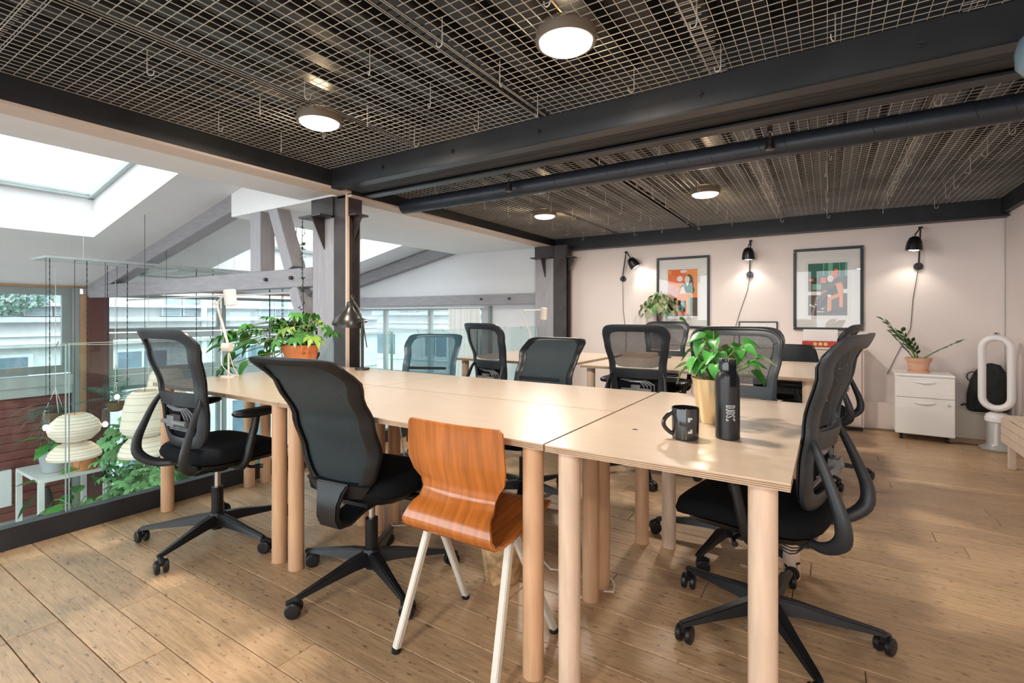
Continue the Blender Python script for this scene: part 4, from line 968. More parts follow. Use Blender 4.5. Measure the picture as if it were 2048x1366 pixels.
# spiral duct
du = thing('spiral_duct', 'long dark blue spiral ventilation duct under the far mesh', 'duct')
m = MB(); m.cyl((-3.1, 3.12, 2.065), (1.3, 3.12, 2.065), .060, 32); m.build('tube', 'duct_paint', du, smooth=60)
m = MB(); pts = []; nT = 34
for k in range(nT * 16 + 1):
    a = 2 * PI * k / 16; pts.append((-3.08 + 4.36 * k / (nT * 16), 3.12 + .0605 * math.cos(a), 2.065 + .0605 * math.sin(a)))
m.tube(pts, .0017, 4); m.build('seam', 'duct_paint', du)
for (x, lab) in ((-1.93, 'small black spotlight clamped before the duct, towards the column'), (-.26, 'small black spotlight clamped before the duct, over the gold pot plant')):
    s = thing('clamp_spotlight', lab, 'spotlight', (x, 2.99, 2.02), 0, 'clamp spots along the duct')
    m = MB(); m.cyl((0, 0, -.005), (0, 0, .045), .022, 18); m.lathe([(.022, -.006), (.026, -.004), (.026, .006), (.022, .008)], 18); m.build('head', 'matte_black', s)
    m = MB(); m.tube([(0, 0, .045), (0, 0, .10), (.0, .0, .14)], .006, 8); m.b2(-.012, .012, -.012, .012, .09, .12); m.build('clamp', 'chrome', s)
rl = thing('pale_pipe_elbow', 'pale blue rounded fitting just below the crossbeam at the extreme right', 'fitting', (.60, 2.335, 1.98))
m = MB(); m.lathe([(.001, -.06), (.04, -.052), (.062, -.02), (.064, .03), (.055, .07), (.03, .095), (.03, .1)], 28); m.build('shell', 'blue_fitting', rl, smooth=60)

# ------------------------------------------------------------------ things on the pink wall
def picture(x0, x1, z0, z1, px0, px1, pz0, pz1, label, art):
    t = thing('framed_print', label, 'picture', ((x0 + x1) / 2, 6.13, z0), 0, 'framed illustrations on the pink wall'); w_ = (x1 - x0) / 2; h = z1 - z0; f = .028; cx = (x0 + x1) / 2
    m = MB()
    for (a, b, c, d) in ((-w_, w_, 0, f), (-w_, w_, h - f, h), (-w_, -w_ + f, f, h - f), (w_ - f, w_, f, h - f)): m.b2(a, b, -.034, 0, c, d)
    m.build('frame', 'black_steel', t, smooth=0, bevel=.005)
    mt_ = MB().b2(-w_ + f, w_ - f, -.014, -.003, f, h - f).build('mount', 'paper', t, smooth=0)
    a0, a1, b0, b1 = px0 - cx, px1 - cx, pz0 - z0, pz1 - z0
    B(a0 - .03, a1 + .03, -.0148, -.0140, b0 - .04, b1 + .03).build('inner_mount', 'print_white', mt_, smooth=0)
    mats = ['ink_orange', 'ink_orange_light', 'ink_black', 'ink_brown', 'ink_green', 'ink_mint', 'ink_pink', 'ink_skin', 'print_white', 'ink_grey']
    m = MB()
    for k, (mt, poly) in enumerate(art):
        m.m = mats.index(mt); yy = -.0150 - .00012 * k
        m.add([(a0 + (a1 - a0) * p[0], yy, b0 + (b1 - b0) * p[1]) for p in poly], [tuple(range(len(poly)))])
    m.build('print', mats, t, smooth=0)
    B(-w_ + f, w_ - f, -.024, -.022, f, h - f).build('pane', 'bulb_glass', t, smooth=0)
def R4(x0, x1, y0, y1): return [(x0, y0), (x1, y0), (x1, y1), (x0, y1)]
def EL(cx, cy, rx, ry, n=14): return [(cx + rx * math.cos(2 * PI * k / n), cy + ry * math.sin(2 * PI * k / n)) for k in range(n)]
art1 = [('ink_orange_light', R4(0, 1, 0, 1)), ('ink_orange', R4(0, .62, .70, 1)), ('ink_orange_light', R4(.02, .12, .9, .98)), ('ink_pink', [(0, .38), (.33, .38), (.38, .60), (0, .72)]), ('ink_black', [(0, 0), (.16, 0), (.22, .3), (0, .38)]), ('ink_black', R4(.2, 1, 0, .39)),
        ('print_white', EL(.54, .955, .12, .035)), ('print_white', EL(.41, .80, .10, .06)), ('ink_brown', R4(.78, 1, 0, .38)), ('ink_mint', R4(.68, .77, .02, .45)), ('ink_mint', EL(.5, .22, .055, .13)),
        ('ink_orange', [(.18, .02), (.72, .02), (.66, .10), (.24, .10)]), ('ink_orange_light', [(.32, .33), (.72, .33), (.70, .45), (.33, .45)]), ('ink_orange_light', [(.22, .06), (.32, .42), (.38, .42), (.29, .06)]), ('ink_orange_light', [(.62, .42), (.69, .42), (.72, .06), (.63, .06)]),
        ('ink_brown', EL(.72, .76, .14, .13)), ('ink_brown', EL(.80, .68, .07, .1)), ('ink_green', [(.42, .62), (.56, .72), (.80, .72), (.92, .55), (.86, .48), (.70, .50), (.5, .48)]), ('ink_grey', [(.45, .60), (.56, .70), (.60, .5), (.50, .5)]),
        ('ink_skin', EL(.66, .78, .085, .075)), ('ink_skin', [(.60, .72), (.72, .72), (.66, .63)]), ('print_white', [(.40, .48), (.64, .48), (.58, .54), (.54, .62), (.46, .62), (.44, .54)]), ('ink_black', [(.64, .80), (.67, .80), (.67, .81), (.64, .81)]), ('ink_black', R4(.60, .62, .785, .795)), ('ink_orange', R4(.65, .69, .735, .745))]
art2 = [('ink_brown', R4(0, 1, 0, 1)), ('ink_green', R4(0, 1, .73, 1)), ('ink_mint', R4(.39, .41, .76, 1)), ('ink_mint', R4(.52, .64, .76, 1)), ('ink_mint', R4(.80, .82, .74, 1)), ('ink_mint', R4(.95, .99, .74, 1)),
        ('ink_black', R4(0, .24, .62, .73)), ('ink_orange', R4(.02, .14, .66, .71)), ('ink_black', R4(.30, .52, .60, .74)), ('ink_orange', R4(.33, .47, .62, .73)), ('ink_black', R4(.92, 1, .5, .74)), ('ink_mint', R4(.11, .34, .50, .60)), ('print_white', R4(0, .34, .39, .46)), ('print_white', R4(.90, 1, .42, .5)),
        ('ink_grey', [(.08, .0), (.14, .0), (.26, .36), (.20, .36)]), ('ink_black', [(.2, .1), (.5, .22), (.6, .38), (.48, .38)]), ('ink_orange_light', [(.70, .60), (.85, .63), (.89, .55), (.89, .16), (.80, .16), (.80, .36), (.60, .30), (.60, .10), (.50, .07), (.50, .34), (.78, .42)]), ('ink_orange', [(.33, .40), (.48, .46), (.48, .50), (.36, .45)]),
        ('ink_brown', [(.38, .56), (.55, .62), (.70, .60), (.78, .42), (.52, .38), (.46, .50)]), ('ink_black', [(.5, .5), (.72, .56), (.74, .44), (.55, .40)]), ('ink_orange', EL(.68, .77, .09, .075)), ('ink_orange', EL(.72, .85, .055, .04)), ('ink_skin', EL(.575, .70, .08, .065)), ('ink_skin', EL(.55, .375, .05, .028)), ('ink_skin', EL(.14, .445, .05, .02)), ('print_white', [(.02, .20), (.16, .15), (.2, .165), (.06, .22)]), ('print_white', R4(.23, .42, .065, .078)), ('print_white', EL(.38, .13, .035, .015)), ('print_white', EL(.2, .21, .03, .015)), ('ink_black', R4(.54, .56, .71, .718)), ('ink_black', R4(.59, .61, .71, .718)), ('ink_orange', R4(.56, .60, .672, .68))]
picture(-1.775, -1.158, .972, 1.832, -1.64, -1.295, 1.12, 1.68, 'black framed print of a figure at an orange table, above the pale plant', art1)
picture(-.308, .308, .972, 1.832, -.172, .172, 1.125, 1.672, 'black framed print of a seated figure at a desk, between two wall lamps', art2)
po = thing('framed_notice', 'thin black framed notice with two lines of small print, low behind the wide-backed chair', 'notice', (-.653, 6.13, .72))
m = MB()
for (a, b, c, d) in ((-.195, .195, 0, .012), (-.195, .195, .328, .34), (-.195, -.183, .012, .328), (.183, .195, .012, .328)): m.b2(a, b, -.02, 0, c, d)
m.build('frame', 'black_steel', po, smooth=0); B(-.183, .183, -.010, -.002, .012, .328).build('sheet', 'print_white', po, smooth=0)
m = MB(); rr = random.Random(2)
for (zz, x0, x1) in ((.262, -.08, .10), (.242, -.06, .09)):
    x = x0
    while x < x1: l = rr.uniform(.004, .011); m.b2(x, x + l, -.0108, -.0100, zz, zz + rr.uniform(.004, .008)); x += l + .003
m.build('text_lines', 'ink_black', po, smooth=0)
# wall lamps
def wall_lamp(x, zb, arm, head, tilt_, label, cord, ly=.0):
    t = thing('wall_lamp', label, 'wall lamp', (x, 6.13, zb), 0, 'black wall lamps on the pink wall')
    m = MB(); m.cyl((0, 0, 0), (0, -.025, 0), .036, 24); m.cyl((0, -.025, 0), (0, -.05, 0), .013, 12); m.build('wall_plate', 'matte_black', t)
    m = MB(); m.tube([(0, -.045, 0), (arm[0], -.06, arm[1])], .0075, 8); m.tube([(arm[0], -.06, arm[1]), (head[0], -.11 - ly, head[1])], .006, 8); m.cyl((arm[0] - .016, -.06, arm[1]), (arm[0] + .016, -.06, arm[1]), .010, 10); m.build('arm', 'matte_black', t)
    M = Matrix.Translation((head[0], -.12 - ly, head[1] - .015)) @ Euler(tilt_).to_matrix().to_4x4() @ Matrix.Scale(.86, 4)
    m = MB(); m.lathe([(.075, -.150), (.078, -.148), (.075, -.11), (.068, -.06), (.05, -.015), (.02, .004), (.001, .006)], 28, M=M); m.lathe([(.074, -.148), (.070, -.10), (.045, -.02), (.001, -.01)], 28, M=M); m.build('shade', 'matte_black', t, smooth=60)
    m = MB(); m.lathe([(.001, -.158), (.045, -.150), (.062, -.135), (.05, -.10), (.012, -.05)], 20, M=M); m.build('bulb', 'wall_bulb', t, smooth=60)
    ld = bpy.data.lights.new('wall_lamp_light', 'SPOT'); ld.energy = WALL_LAMP_W; ld.color = (1, .90, .78); ld.spot_size = D(120); ld.spot_blend = .6; ld.shadow_soft_size = .05
    lo = bpy.data.objects.new('wall_lamp_light', ld); COL.objects.link(lo); lo.parent = t; lo.matrix_local = M @ Matrix.Translation((0, 0, -.155))
    m = MB(); m.tube([(c[0] - x, c[1] - 6.13, c[2] - zb) for c in cord], .0028, 5); m.build('cord', 'cable_black', t)
wall_lamp(-2.207, 1.595, (.055, .335), (.125, .26), (D(12), D(-32), 0), 'black wall lamp with arm angled to the right, leftmost, near the corner column', [(-2.207, 6.10, 1.58), (-2.21, 6.12, 1.2), (-2.17, 6.12, .9), (-2.19, 6.12, .05)])
wall_lamp(-.733, 1.585, (.015, .37), (.0, .30), (D(6), D(0), 0), 'black wall lamp with upright arm between the two pictures', [(-.733, 6.10, 1.56), (-.76, 6.12, 1.40), (-.84, 6.12, 1.15), (-.88, 6.12, 1.0), (-.93, 6.12, .6)], .03)
wall_lamp(.737, 1.597, (.012, .365), (-.042, .285), (D(0), D(4), 0), 'black wall lamp above the white drawer unit, shade turned aside', [(.737, 6.10, 1.58), (.70, 6.12, 1.3), (.68, 6.12, 1.0), (.60, 6.12, .80), (.50, 6.12, .55)], .05)

# pink low cupboard along the back wall and what stands on it
cu_ = thing('low_cupboard', 'long low pink cupboard along the wall under the pictures', 'cupboard', (-.78, 5.98, 0))
m = MB(); m.b2(-1.05, 1.08, -.12, .145, .04, .785); m.build('body', 'pink_paint', cu_, smooth=0)
B(-1.07, 1.10, -.145, .145, .785, .803).build('top', 'cream_paint', cu_, smooth=0, bevel=.003)
for i in range(4):
    a = -1.04 + .528 * i; B(a, a + .515, -.138, -.12, .05, .778).build('door', 'pink_paint', cu_, smooth=0, bevel=.003)
B(-1.04, 1.07, -.10, .14, 0, .04).build('plinth', 'ink_black', cu_, smooth=0)
struct('trim_8', B(.30, .64, 6.02, 6.06, 0.02, .275), 'pink_paint', bevel=.004)
o = B(-.215, .09, 6.06, 6.075, .803, .98); tag(o.build('white_board', 'paper', None, smooth=0), 'blank white board leaning on the wall behind the red case', 'board')
rb = thing('red_case', 'flat red case with brass clasp on the low cupboard', 'case', (-.06, 5.98, .803))
m = MB(); m.b2(-.16, .16, -.06, .05, 0, .06); m.build('body', 'red_box', rb, bevel=.006)
m = MB()
for x in (-.045, 0, .045): m.cyl((x, -.06, .033), (x, -.066, .033), .018, 16)
m.build('clasp', 'brass', rb)
pl = thing('pale_trailing_plant', 'pale silvery-green plant on a mossy pole below the first picture', 'plant', (-1.70, 5.97, .803))
pot(pl, 'grey_pot', .085, .06, .14)
MB().tube([(0, 0, .12), (.01, 0, .35), (0, .01, .56)], [.016, .015, .012], 8).build('moss_pole', 'stem_brown', pl)
rp = random.Random(9)
for i in range(54):
    az = i * 2.4; r_ = rp.uniform(.03, .27); h = .60 - r_ * .9 * rp.uniform(.6, 1.5); e = Vector((math.cos(az) * r_, -abs(math.sin(az)) * r_ * .5, max(.16, h)))
    stem(pl, bez((0, 0, rp.uniform(.25, .5)), (e.x * .5, e.y * .5, e.z + .14), e, 5), .0022, 'leaf_pale', 'petiole')
    leaf(pl, lm('heart', 'leaf_pale' if i % 3 else 'leaf_green', .42, .3), e, az - PI / 2, rp.uniform(-1.5, -.2), rp.uniform(.055, .10), rp.uniform(-.6, .6))
st = thing('tablet_stand', 'small upright black stand on the second-row desk left of the gold pot plant', 'stand', (-1.22, 4.55, .74))
m = MB(); m.b2(-.025, .025, -.03, .03, 0, .012); m.box((-.008, .0, .09), (.012, .03, .16), (0, D(4), 0)); m.build('body', 'matte_black', st, bevel=.003)
wb = thing('wooden_tray', 'shallow wooden tray at the left end of the second-row desk', 'tray', (-1.46, 4.50, .74))
m = MB(); m.b2(-.13, .13, -.12, .12, 0, .006)
for (a, b, c, d) in ((-.13, .13, -.12, -.112), (-.13, .13, .112, .12), (-.13, -.122, -.112, .112), (.122, .13, -.112, .112)): m.b2(a, b, c, d, .006, .04)
m.build('body', 'light_batten', wb, smooth=0)

# white drawer unit with plant
dr = thing('drawer_unit', 'white two-drawer pedestal on castors against the pink wall', 'cabinet', (.735, 5.87, 0), D(-2))
m = MB(); m.b2(-.205, .205, -.17, .17, .055, .585); m.build('carcass', 'cabinet_white', dr, bevel=.004)
m = MB(); m.b2(-.21, .21, -.19, .175, .575, .60); m.build('top', 'cabinet_white', dr, bevel=.008)
for (z0, z1) in ((.06, .385), (.39, .570)):
    d_ = B(-.205, .205, -.19, -.17, z0, z1).build('drawer', 'cabinet_white', dr, bevel=.004)
    zc = z1 - .045; m = MB(); m.grid(lambda u, v: (-.07 + .14 * u, -.195 - .010 * math.sin(PI * v) * math.sin(PI * u), zc - .012 * math.sin(PI * u) + .02 * v), 12, 5, .003); m.build('handle', 'cabinet_white', d_)
MB().cyl((.165, -.19, .335), (.165, -.196, .335), .011, 14).build('lock', 'chrome', dr)
for (x, y_) in ((-.16, -.12), (.16, -.12), (-.16, .12), (.16, .12)):
    m = MB(); m.cyl((x - .012, y_, .022), (x + .012, y_, .022), .022, 14); m.cyl((x, y_, .03), (x, y_, .058), .008, 8); m.build('caster', 'black_plastic', dr)
zz_ = thing('zamioculcas', 'upright glossy-leaved plant in a pale terracotta pot on the white drawer unit', 'plant', (.71, 5.87, .60))
pot(zz_, 'terracotta_pale', .092, .066, .135, .035, saucer=True)
rz_ = random.Random(4)
def zstem(p0, p1, p2, n_, sz, mat='leaf_dark'):
    pts = bez(p0, p1, p2, 8); stem(zz_, pts, [.007, .0065, .006, .0055, .005, .0045, .004, .0035, .003])
    d = (Vector(p2) - Vector(p0)).normalized(); az0 = math.atan2(d.y, d.x)
    for i in range(n_):
        t = .30 + .70 * i / (n_ - 1); k = t * 8; a = pts[min(7, int(k))].lerp(pts[min(8, int(k) + 1)], k - int(k)); s_ = 1 if i % 2 else -1
        hor = math.atan2(d.y, d.x) if abs(d.x) > .2 else rz_.uniform(0, 6)
        M = Matrix.Translation(a) @ d.to_track_quat('Y', 'Z').to_matrix().to_4x4() @ Matrix.Rotation(-s_ * rz_.uniform(.6, .95), 4, 'Z') @ Matrix.Rotation(rz_.uniform(-.5, .5), 4, 'Y') @ Matrix.Scale(sz * rz_.uniform(.8, 1.15), 4)
        inst('leaf', lm('oval', mat, .36, .15), zz_, M)
zstem((-.02, 0, .12), (-.06, -.05, .26), (-.28, -.08, .50), 15, .095)
zstem((-.01, -.01, .12), (-.05, -.02, .2), (-.14, -.10, .40), 12, .085)
zstem((-.03, .01, .12), (-.08, .02, .2), (-.2, .02, .36), 12, .085)
zstem((.0, 0, .12), (-.02, -.02, .2), (-.06, -.06, .30), 8, .075)
zstem((.03, 0, .12), (.10, -.03, .20), (.30, -.06, .31), 10, .085)

# bladeless fan
fn = thing('bladeless_fan', 'white bladeless tower fan with tall oval ring in the right corner', 'fan', (1.20, 5.68, 0), D(-18))
m = MB().lathe([(.11, 0), (.115, .006), (.115, .016), (.08, .03), (.068, .05), (.066, .23), (.062, .24)], 36); m.build('base', 'fan_silver', fn, smooth=50)
m = MB().lathe([(.066, .232), (.078, .238), (.080, .265), (.070, .295), (.05, .31), (.001, .312)], 32); m.build('collar', 'fan_white', fn, smooth=50)
Ls = []; H_ = .205; rr_ = .088; zc = .645
path = [(rr_ * math.cos(a), zc + H_ + rr_ * math.sin(a)) for a in [PI * k / 12 for k in range(13)]] + [(rr_ * math.cos(a), zc - H_ + rr_ * math.sin(a)) for a in [PI + PI * k / 12 for k in range(13)]]
for i, (x, z) in enumerate(path):
    a = path[i - 1]; b = path[(i + 1) % len(path)]; tx, tz = b[0] - a[0], b[1] - a[1]; l = math.hypot(tx, tz); nx, nz = tz / l, -tx / l
    Ls.append([Vector((x + nx * .027 * math.cos(t), -.045 + .05 * math.sin(t) * (1 if abs(math.sin(t)) < .99 else 1), z + nz * .027 * math.cos(t))) for t in [2 * PI * k / 12 for k in range(12)]])
Ls.append(Ls[0]); m = MB(); m.loops(Ls, cap=False); m.build('ring', 'fan_white', fn, smooth=60)
MB().lathe([(.02, .975), (.022, .98), (.015, .99), (.001, .992)], 16, (0, -.045, -.008)).build('button', 'chrome', fn)
m = MB(); m.tube([(0, .10, .02), (-.12, .05, .006), (-.25, .02, .005), (-.30, -.05, .005)], .004, 6); m.build('cord', 'cable_black', fn)
# black backpack on the skirting ledge
bk_ = thing('backpack', 'black backpack leaning in the corner behind the fan', 'bag', (1.20, 6.0, .265))
Ls = []
for (z, hx, hy, ox) in ((0, .12, .05, 0), (.02, .135, .07, 0), (.15, .135, .075, .0), (.28, .12, .065, .01), (.36, .10, .05, .02), (.42, .06, .03, .03), (.435, .01, .01, .03)):
    Ls.append([(ox + hx * sup(3, k, 28)[0], hy * sup(3, k, 28)[1] + .01 * math.sin(z * 30 + k), z) for k in range(28)])
m = MB(); m.loops(Ls); m.build('body', 'bag_fabric', bk_, smooth=60)
m = MB(); pad(m, 0, -.07, .10, .03, ((.8, .03), (1, .05), (1, .18), (.8, .21)), n=3); m.build('pocket', 'bag_fabric', bk_, smooth=60)
m = MB(); m.tube([(-.10 + .04 * math.cos(a), -.03, .31 + .045 * math.sin(a)) for a in [2 * PI * k / 12 for k in range(12)]], .010, 6, closed=True, flat=.5); m.build('strap', 'grey_plastic', bk_); m = MB(); m.tube([(-.13, -.02, .05), (-.16, -.03, .06), (-.18, -.03, .045)], .009, 6); m.build('strap', 'grey_plastic', bk_)
# slatted pale bench at right
be = thing('slatted_bench', 'low pale slatted wooden bench at the lower right wall', 'bench', (1.14, 4.72, 0))
for k in range(5): B(-.02 + .046 * k, .022 + .046 * k, -.62, .42, .355 - .0 * k, .375).build('slat', 'pale_wood', be, bevel=.003)
for k in range(3): B(-.035 - .0 * k, -.02, -.62, .42, .355 - .062 * (k + 1) + .004, .355 - .062 * k).build('slat', 'pale_wood', be, bevel=.003)
for y_ in (-.55, .30): 
    for x in (.0, .18): B(x - .02, x + .02, y_ - .02, y_ + .02, 0, .355).build('leg', 'pale_wood', be, bevel=.003)
tw = MB(); tw.tube([(1.35, 5.2, .90), (1.30, 5.2, .90), (1.30, 4.6, .90)], .011, 10); tag(tw.build('wall_rail', 'white_metal'), 'short white tubular rail fixed on the right wall', 'rail')

# ------------------------------------------------------------------ lower level of the void
wt = thing('white_table', 'white metal table on the lower floor, plant pots on top', 'table', (-7.76, 2.13, FZ))
m = MB(); m.b2(-.42, .42, -.33, .33, .71, .75); m.build('tabletop', 'white_metal', wt, bevel=.004)
for (x, y_) in ((-.395, -.305), (.395, -.305), (-.395, .305), (.395, .305)): B(x - .025, x + .025, y_ - .025, y_ + .025, 0, .71).build('leg', 'white_metal', wt, smooth=0)
def lowpot(name, label, loc, mat, rt, rb, h, leaves, kind, lmat, size, spread, up, seed, drop=0, wd=.4):
    t = thing(name, label, 'plant', loc); pot(t, mat, rt, rb, h); r = random.Random(seed)
    for i in range(leaves):
        az = i * 2.4 + r.uniform(-.3, .3); rad = spread * math.sqrt(r.uniform(.05, 1)); hh = h + up * r.uniform(.25, 1) * (1 - .5 * rad / spread) - drop * rad / spread
        e = Vector((math.cos(az) * rad, math.sin(az) * rad, hh)); stem(t, bez((0, 0, h * .85), (e.x * .5, e.y * .5, max(h, hh) + .06), e, 4), .005, 'stem_green', 'petiole')
        leaf(t, lm(kind, lmat, wd, .25), e, az - PI / 2, r.uniform(-.9, .3), size * r.uniform(.75, 1.2), r.uniform(-.5, .5))
    return t
lowpot('grey_pot_plant', 'broad-leaf plant in a pale grey pot on the white table', (-7.66, 2.02, FZ + .75), 'grey_pot', .16, .11, .27, 9, 'oval', 'leaf_bright', .27, .25, .22, 1)
lowpot('terracotta_pot_plant', 'trailing broad-leaf plant in a terracotta pot on the white table', (-7.45, 2.25, FZ + .75), 'terracotta', .16, .11, .22, 10, 'oval', 'leaf_green', .30, .42, .1, 2, .5)
lowpot('floor_pot_plant', 'broad-leaf plant in a grey planter in front of the white table', (-6.95, 2.02, FZ), 'grey_pot', .24, .20, .42, 16, 'oval', 'leaf_bright', .30, .34, .22, 3)
rbk = thing('granite_figure', 'dark rough stone slab leaning beside the white table', 'stone', (-7.65, 1.95, FZ))
m = MB(); pad(m, 0, 0, .13, .09, ((.9, 0), (1, .05), (.8, .3), (.5, .5), (.2, .58)), n=2.4); m.build('body', 'black_timber', rbk, smooth=60)
def hang_plant(name, label, loc, top, kind, mat, n_, size, spread, seed, el=(-1.0, .2), wd=.5, cords=2, droop=.5, dn=.05):
    t = thing(name, label, 'hanging plant', loc); r = random.Random(seed)
    m = MB(); m.lathe([(.05, -.12), (.09, -.10), (.11, 0), (.10, 0), (.085, -.09)], 18); m.build('basket', 'stem_brown', t)
    m = MB()
    for k in range(cords): a = 2 * PI * k / cords; m.tube([(.1 * math.cos(a), .1 * math.sin(a), 0), (.0, .0, .28)], .004, 4)
    m.tube([(0, 0, .28), (0, 0, top - loc[2])], .004, 4); m.build('cord', 'cable_white', t)
    for i in range(n_):
        az = i * 2.4; rad = spread * r.uniform(0, .35)
        leaf(t, lm(kind, mat, wd, droop), Vector((math.cos(az) * rad, math.sin(az) * rad, r.uniform(-dn, .10))), az - PI / 2, r.uniform(*el), size * r.uniform(.7, 1.2), r.uniform(-.3, .3))
    return t
hang_plant('hanging_palm', 'blue-green palm hanging in a basket above the grey pot', (-7.75, 2.05, -.02), 1.7, 'frond', 'leaf_blue', 34, .27, .1, 11, (-.5, .5), .8, 3, 1.1)
hang_plant('hanging_fern', 'wispy fern hanging beside the red column', (-7.7, 2.62, .02), 1.7, 'frond', 'leaf_blue', 14, .42, .1, 12, (.1, 1.1), .5, 2, .3)
hang_plant('hanging_creeper', 'yellowish creeper hanging beyond the red column', (-7.6, 2.95, .0), 1.7, 'palmate', 'leaf_yellow', 26, .12, .5, 13, (-1.2, .3), .5, 2, .3, .2)
# bushy ivy-leaved plants
def bush(name, label, loc, rx, ry, z0, z1, n_, size, seed, mat='leaf_bush', extra=None):
    t = thing(name, label, 'plant', loc); r = random.Random(seed)
    pot(t, 'grey_pot', .22, .17, .38)
    for k in range(9): a = k * .7; stem(t, bez((0, 0, .35), (rx * .3 * math.cos(a), ry * .3 * math.sin(a), z1 * .7), (rx * .6 * math.cos(a), ry * .6 * math.sin(a), z0 + (z1 - z0) * r.uniform(.5, .95))), .008, 'stem_brown')
    for i in range(n_):
        u = r.uniform(-1, 1); az = r.uniform(0, 2 * PI); cz = math.sqrt(1 - u * u); rr = r.uniform(.72, 1.05)
        p = Vector((rx * cz * math.cos(az) * rr, ry * cz * math.sin(az) * rr, (z0 + z1) / 2 + (z1 - z0) / 2 * u * rr))
        leaf(t, lm('palmate', mat, .75, .3), p, az - PI / 2 + r.uniform(-.8, .8), r.uniform(-1.1, .4), size * r.uniform(.7, 1.25), r.uniform(-.5, .5))
    return t
bush('ivy_bush', 'large bushy ivy-leaved plant on the lower floor between the paper lanterns', (-7.0, 2.75, FZ), .42, .50, .35, 1.45, 270, .115, 21)
bush('ivy_bush', 'lower bushy plant at the foot of the paper lanterns by the glass', (-6.0, 2.45, FZ), .48, .42, .30, 1.0, 240, .105, 22)
bush('ivy_bush', 'bushy plant partly behind the front left table leg', (-6.3, 3.3, FZ), .45, .4, .3, 1.1, 180, .11, 23)
wc = thing('white_crate_shelf', 'low white wire shelf behind the bushy plants', 'shelf', (-7.15, 2.6, FZ))
m = MB()
for z in (.1, .3, .5): 
    for k in range(6): m.tube([(-.25, -.2 + .08 * k, z), (.25, -.2 + .08 * k, z)], .006, 4)
for x in (-.25, .25):
    for y_ in (-.2, .2): m.tube([(x, y_, 0), (x, y_, .55)], .010, 6)
m.build('rack', 'white_metal', wc)
# white radiator / box low at far left
tag(B(-8.66, -8.60, 1.70, 1.86, -1.25, -.80).build('white_wall_box', 'white_metal', None, bevel=.004), 'white box on the red cladding at the far left edge', 'box')
# paper lanterns
def lantern(label, loc, parts_, top):
    t = thing('paper_lantern', label, 'lantern', loc, 0, 'ribbed rice paper lanterns over the void')
    for (prof_) in parts_:
        n_ = len(prof_)
        fine = []
        for i in range(n_ - 1):
            for k in range(4): s_ = k / 4; fine.append((prof_[i][0] * (1 - s_) + prof_[i + 1][0] * s_, prof_[i][1] * (1 - s_) + prof_[i + 1][1] * s_))
        fine.append(prof_[-1])
        f2 = [(r_ * (1.0 if k % 2 else .985), z) for k, (r_, z) in enumerate(fine)]
        s = MB().lathe([f2[0]] + f2 + [f2[-1]], 36)
        s.f = [f for f in s.f if len(f) == 4]; s.mi = [0] * len(s.f)
        sh = s.build('paper_shade', 'rice_paper', t, smooth=70)
        m = MB()
        for k in range(0, len(f2), 2):
            r_, z = f2[k]; m.tube([((r_ + .001) * math.cos(a), (r_ + .001) * math.sin(a), z) for a in [2 * PI * j / 36 for j in range(36)]], .0018, 4, closed=True)
        m.build('ribs', 'bamboo_rib', sh)
    m = MB(); m.tube([(0, 0, parts_[-1][-1][1] - .03), (0, 0, top - loc[2])], .0025, 5); m.build('cord', 'cable_black', t)
    ld = bpy.data.lights.new('lantern_light', 'POINT'); ld.energy = .22; ld.color = (1, .78, .5); ld.shadow_soft_size = .12
    lo = bpy.data.objects.new('lantern_light', ld); COL.objects.link(lo); lo.parent = t; lo.location = (0, 0, (parts_[-1][0][1] + parts_[-1][-1][1]) / 2)
    return t
lantern('round paper lantern over a shallow second tier, in front of the red cladding', (-6.435, 1.85, -.31), [[(.215, 0), (.22, .02), (.20, .07), (.14, .13), (.08, .15)], [(.07, .155), (.14, .18), (.20, .24), (.215, .30), (.19, .36), (.13, .42), (.085, .44)]], 1.7)
lantern('taller bell-shaped paper lantern with shallow second tier, near the table leg', (-5.75, 2.20, -.26), [[(.215, 0), (.22, .02), (.19, .10), (.12, .18)], [(.11, .185), (.185, .23), (.20, .28), (.18, .45), (.15, .58), (.10, .635)]], RZ(-5.75))
lantern('bell-shaped paper lantern half hidden behind the taller one', (-6.3, 2.62, -.10), [[(.215, 0), (.22, .02), (.19, .10), (.12, .18)], [(.11, .185), (.185, .23), (.20, .28), (.18, .45), (.15, .58), (.10, .635)]], RZ(-6.3) - .15)
def pbulb(label, loc, top=1.7):
    t = thing('pendant_bulb', label, 'bulb', loc, 0, 'bare glowing bulbs hung in the void')
    MB().lathe([(.001, 0), (.016, .004), (.024, .022), (.022, .04), (.012, .052), (.001, .055)], 16).build('glowing_globe', 'bulb_glow', t, smooth=60)
    MB().lathe([(.001, -.006), (.020, -.003), (.029, .025), (.027, .17), (.02, .19), (.001, .20)], 16).build('glass_sleeve', 'bulb_glass', t, smooth=60)
    m = MB(); m.cyl((0, 0, .20), (0, 0, .215), .012, 10); m.tube([(0, 0, .21), (0, 0, top - loc[2])], .0025, 5); m.build('cord', 'cable_black', t)
    ld = bpy.data.lights.new('bulb_light', 'POINT'); ld.energy = 2.0; ld.color = (1, .7, .4); ld.shadow_soft_size = .03
    lo = bpy.data.objects.new('bulb_light', ld); COL.objects.link(lo); lo.parent = t; lo.location = (0, 0, .03)
pbulb('glowing bulb in a glass sleeve left of the round lantern', (-6.45, 1.635, .0))
pbulb('glowing bulb in a glass sleeve right of the round lantern', (-6.43, 2.10, -.05))
pbulb('glowing bulb in a glass sleeve before the red column, highest', (-6.83, 2.34, .17))
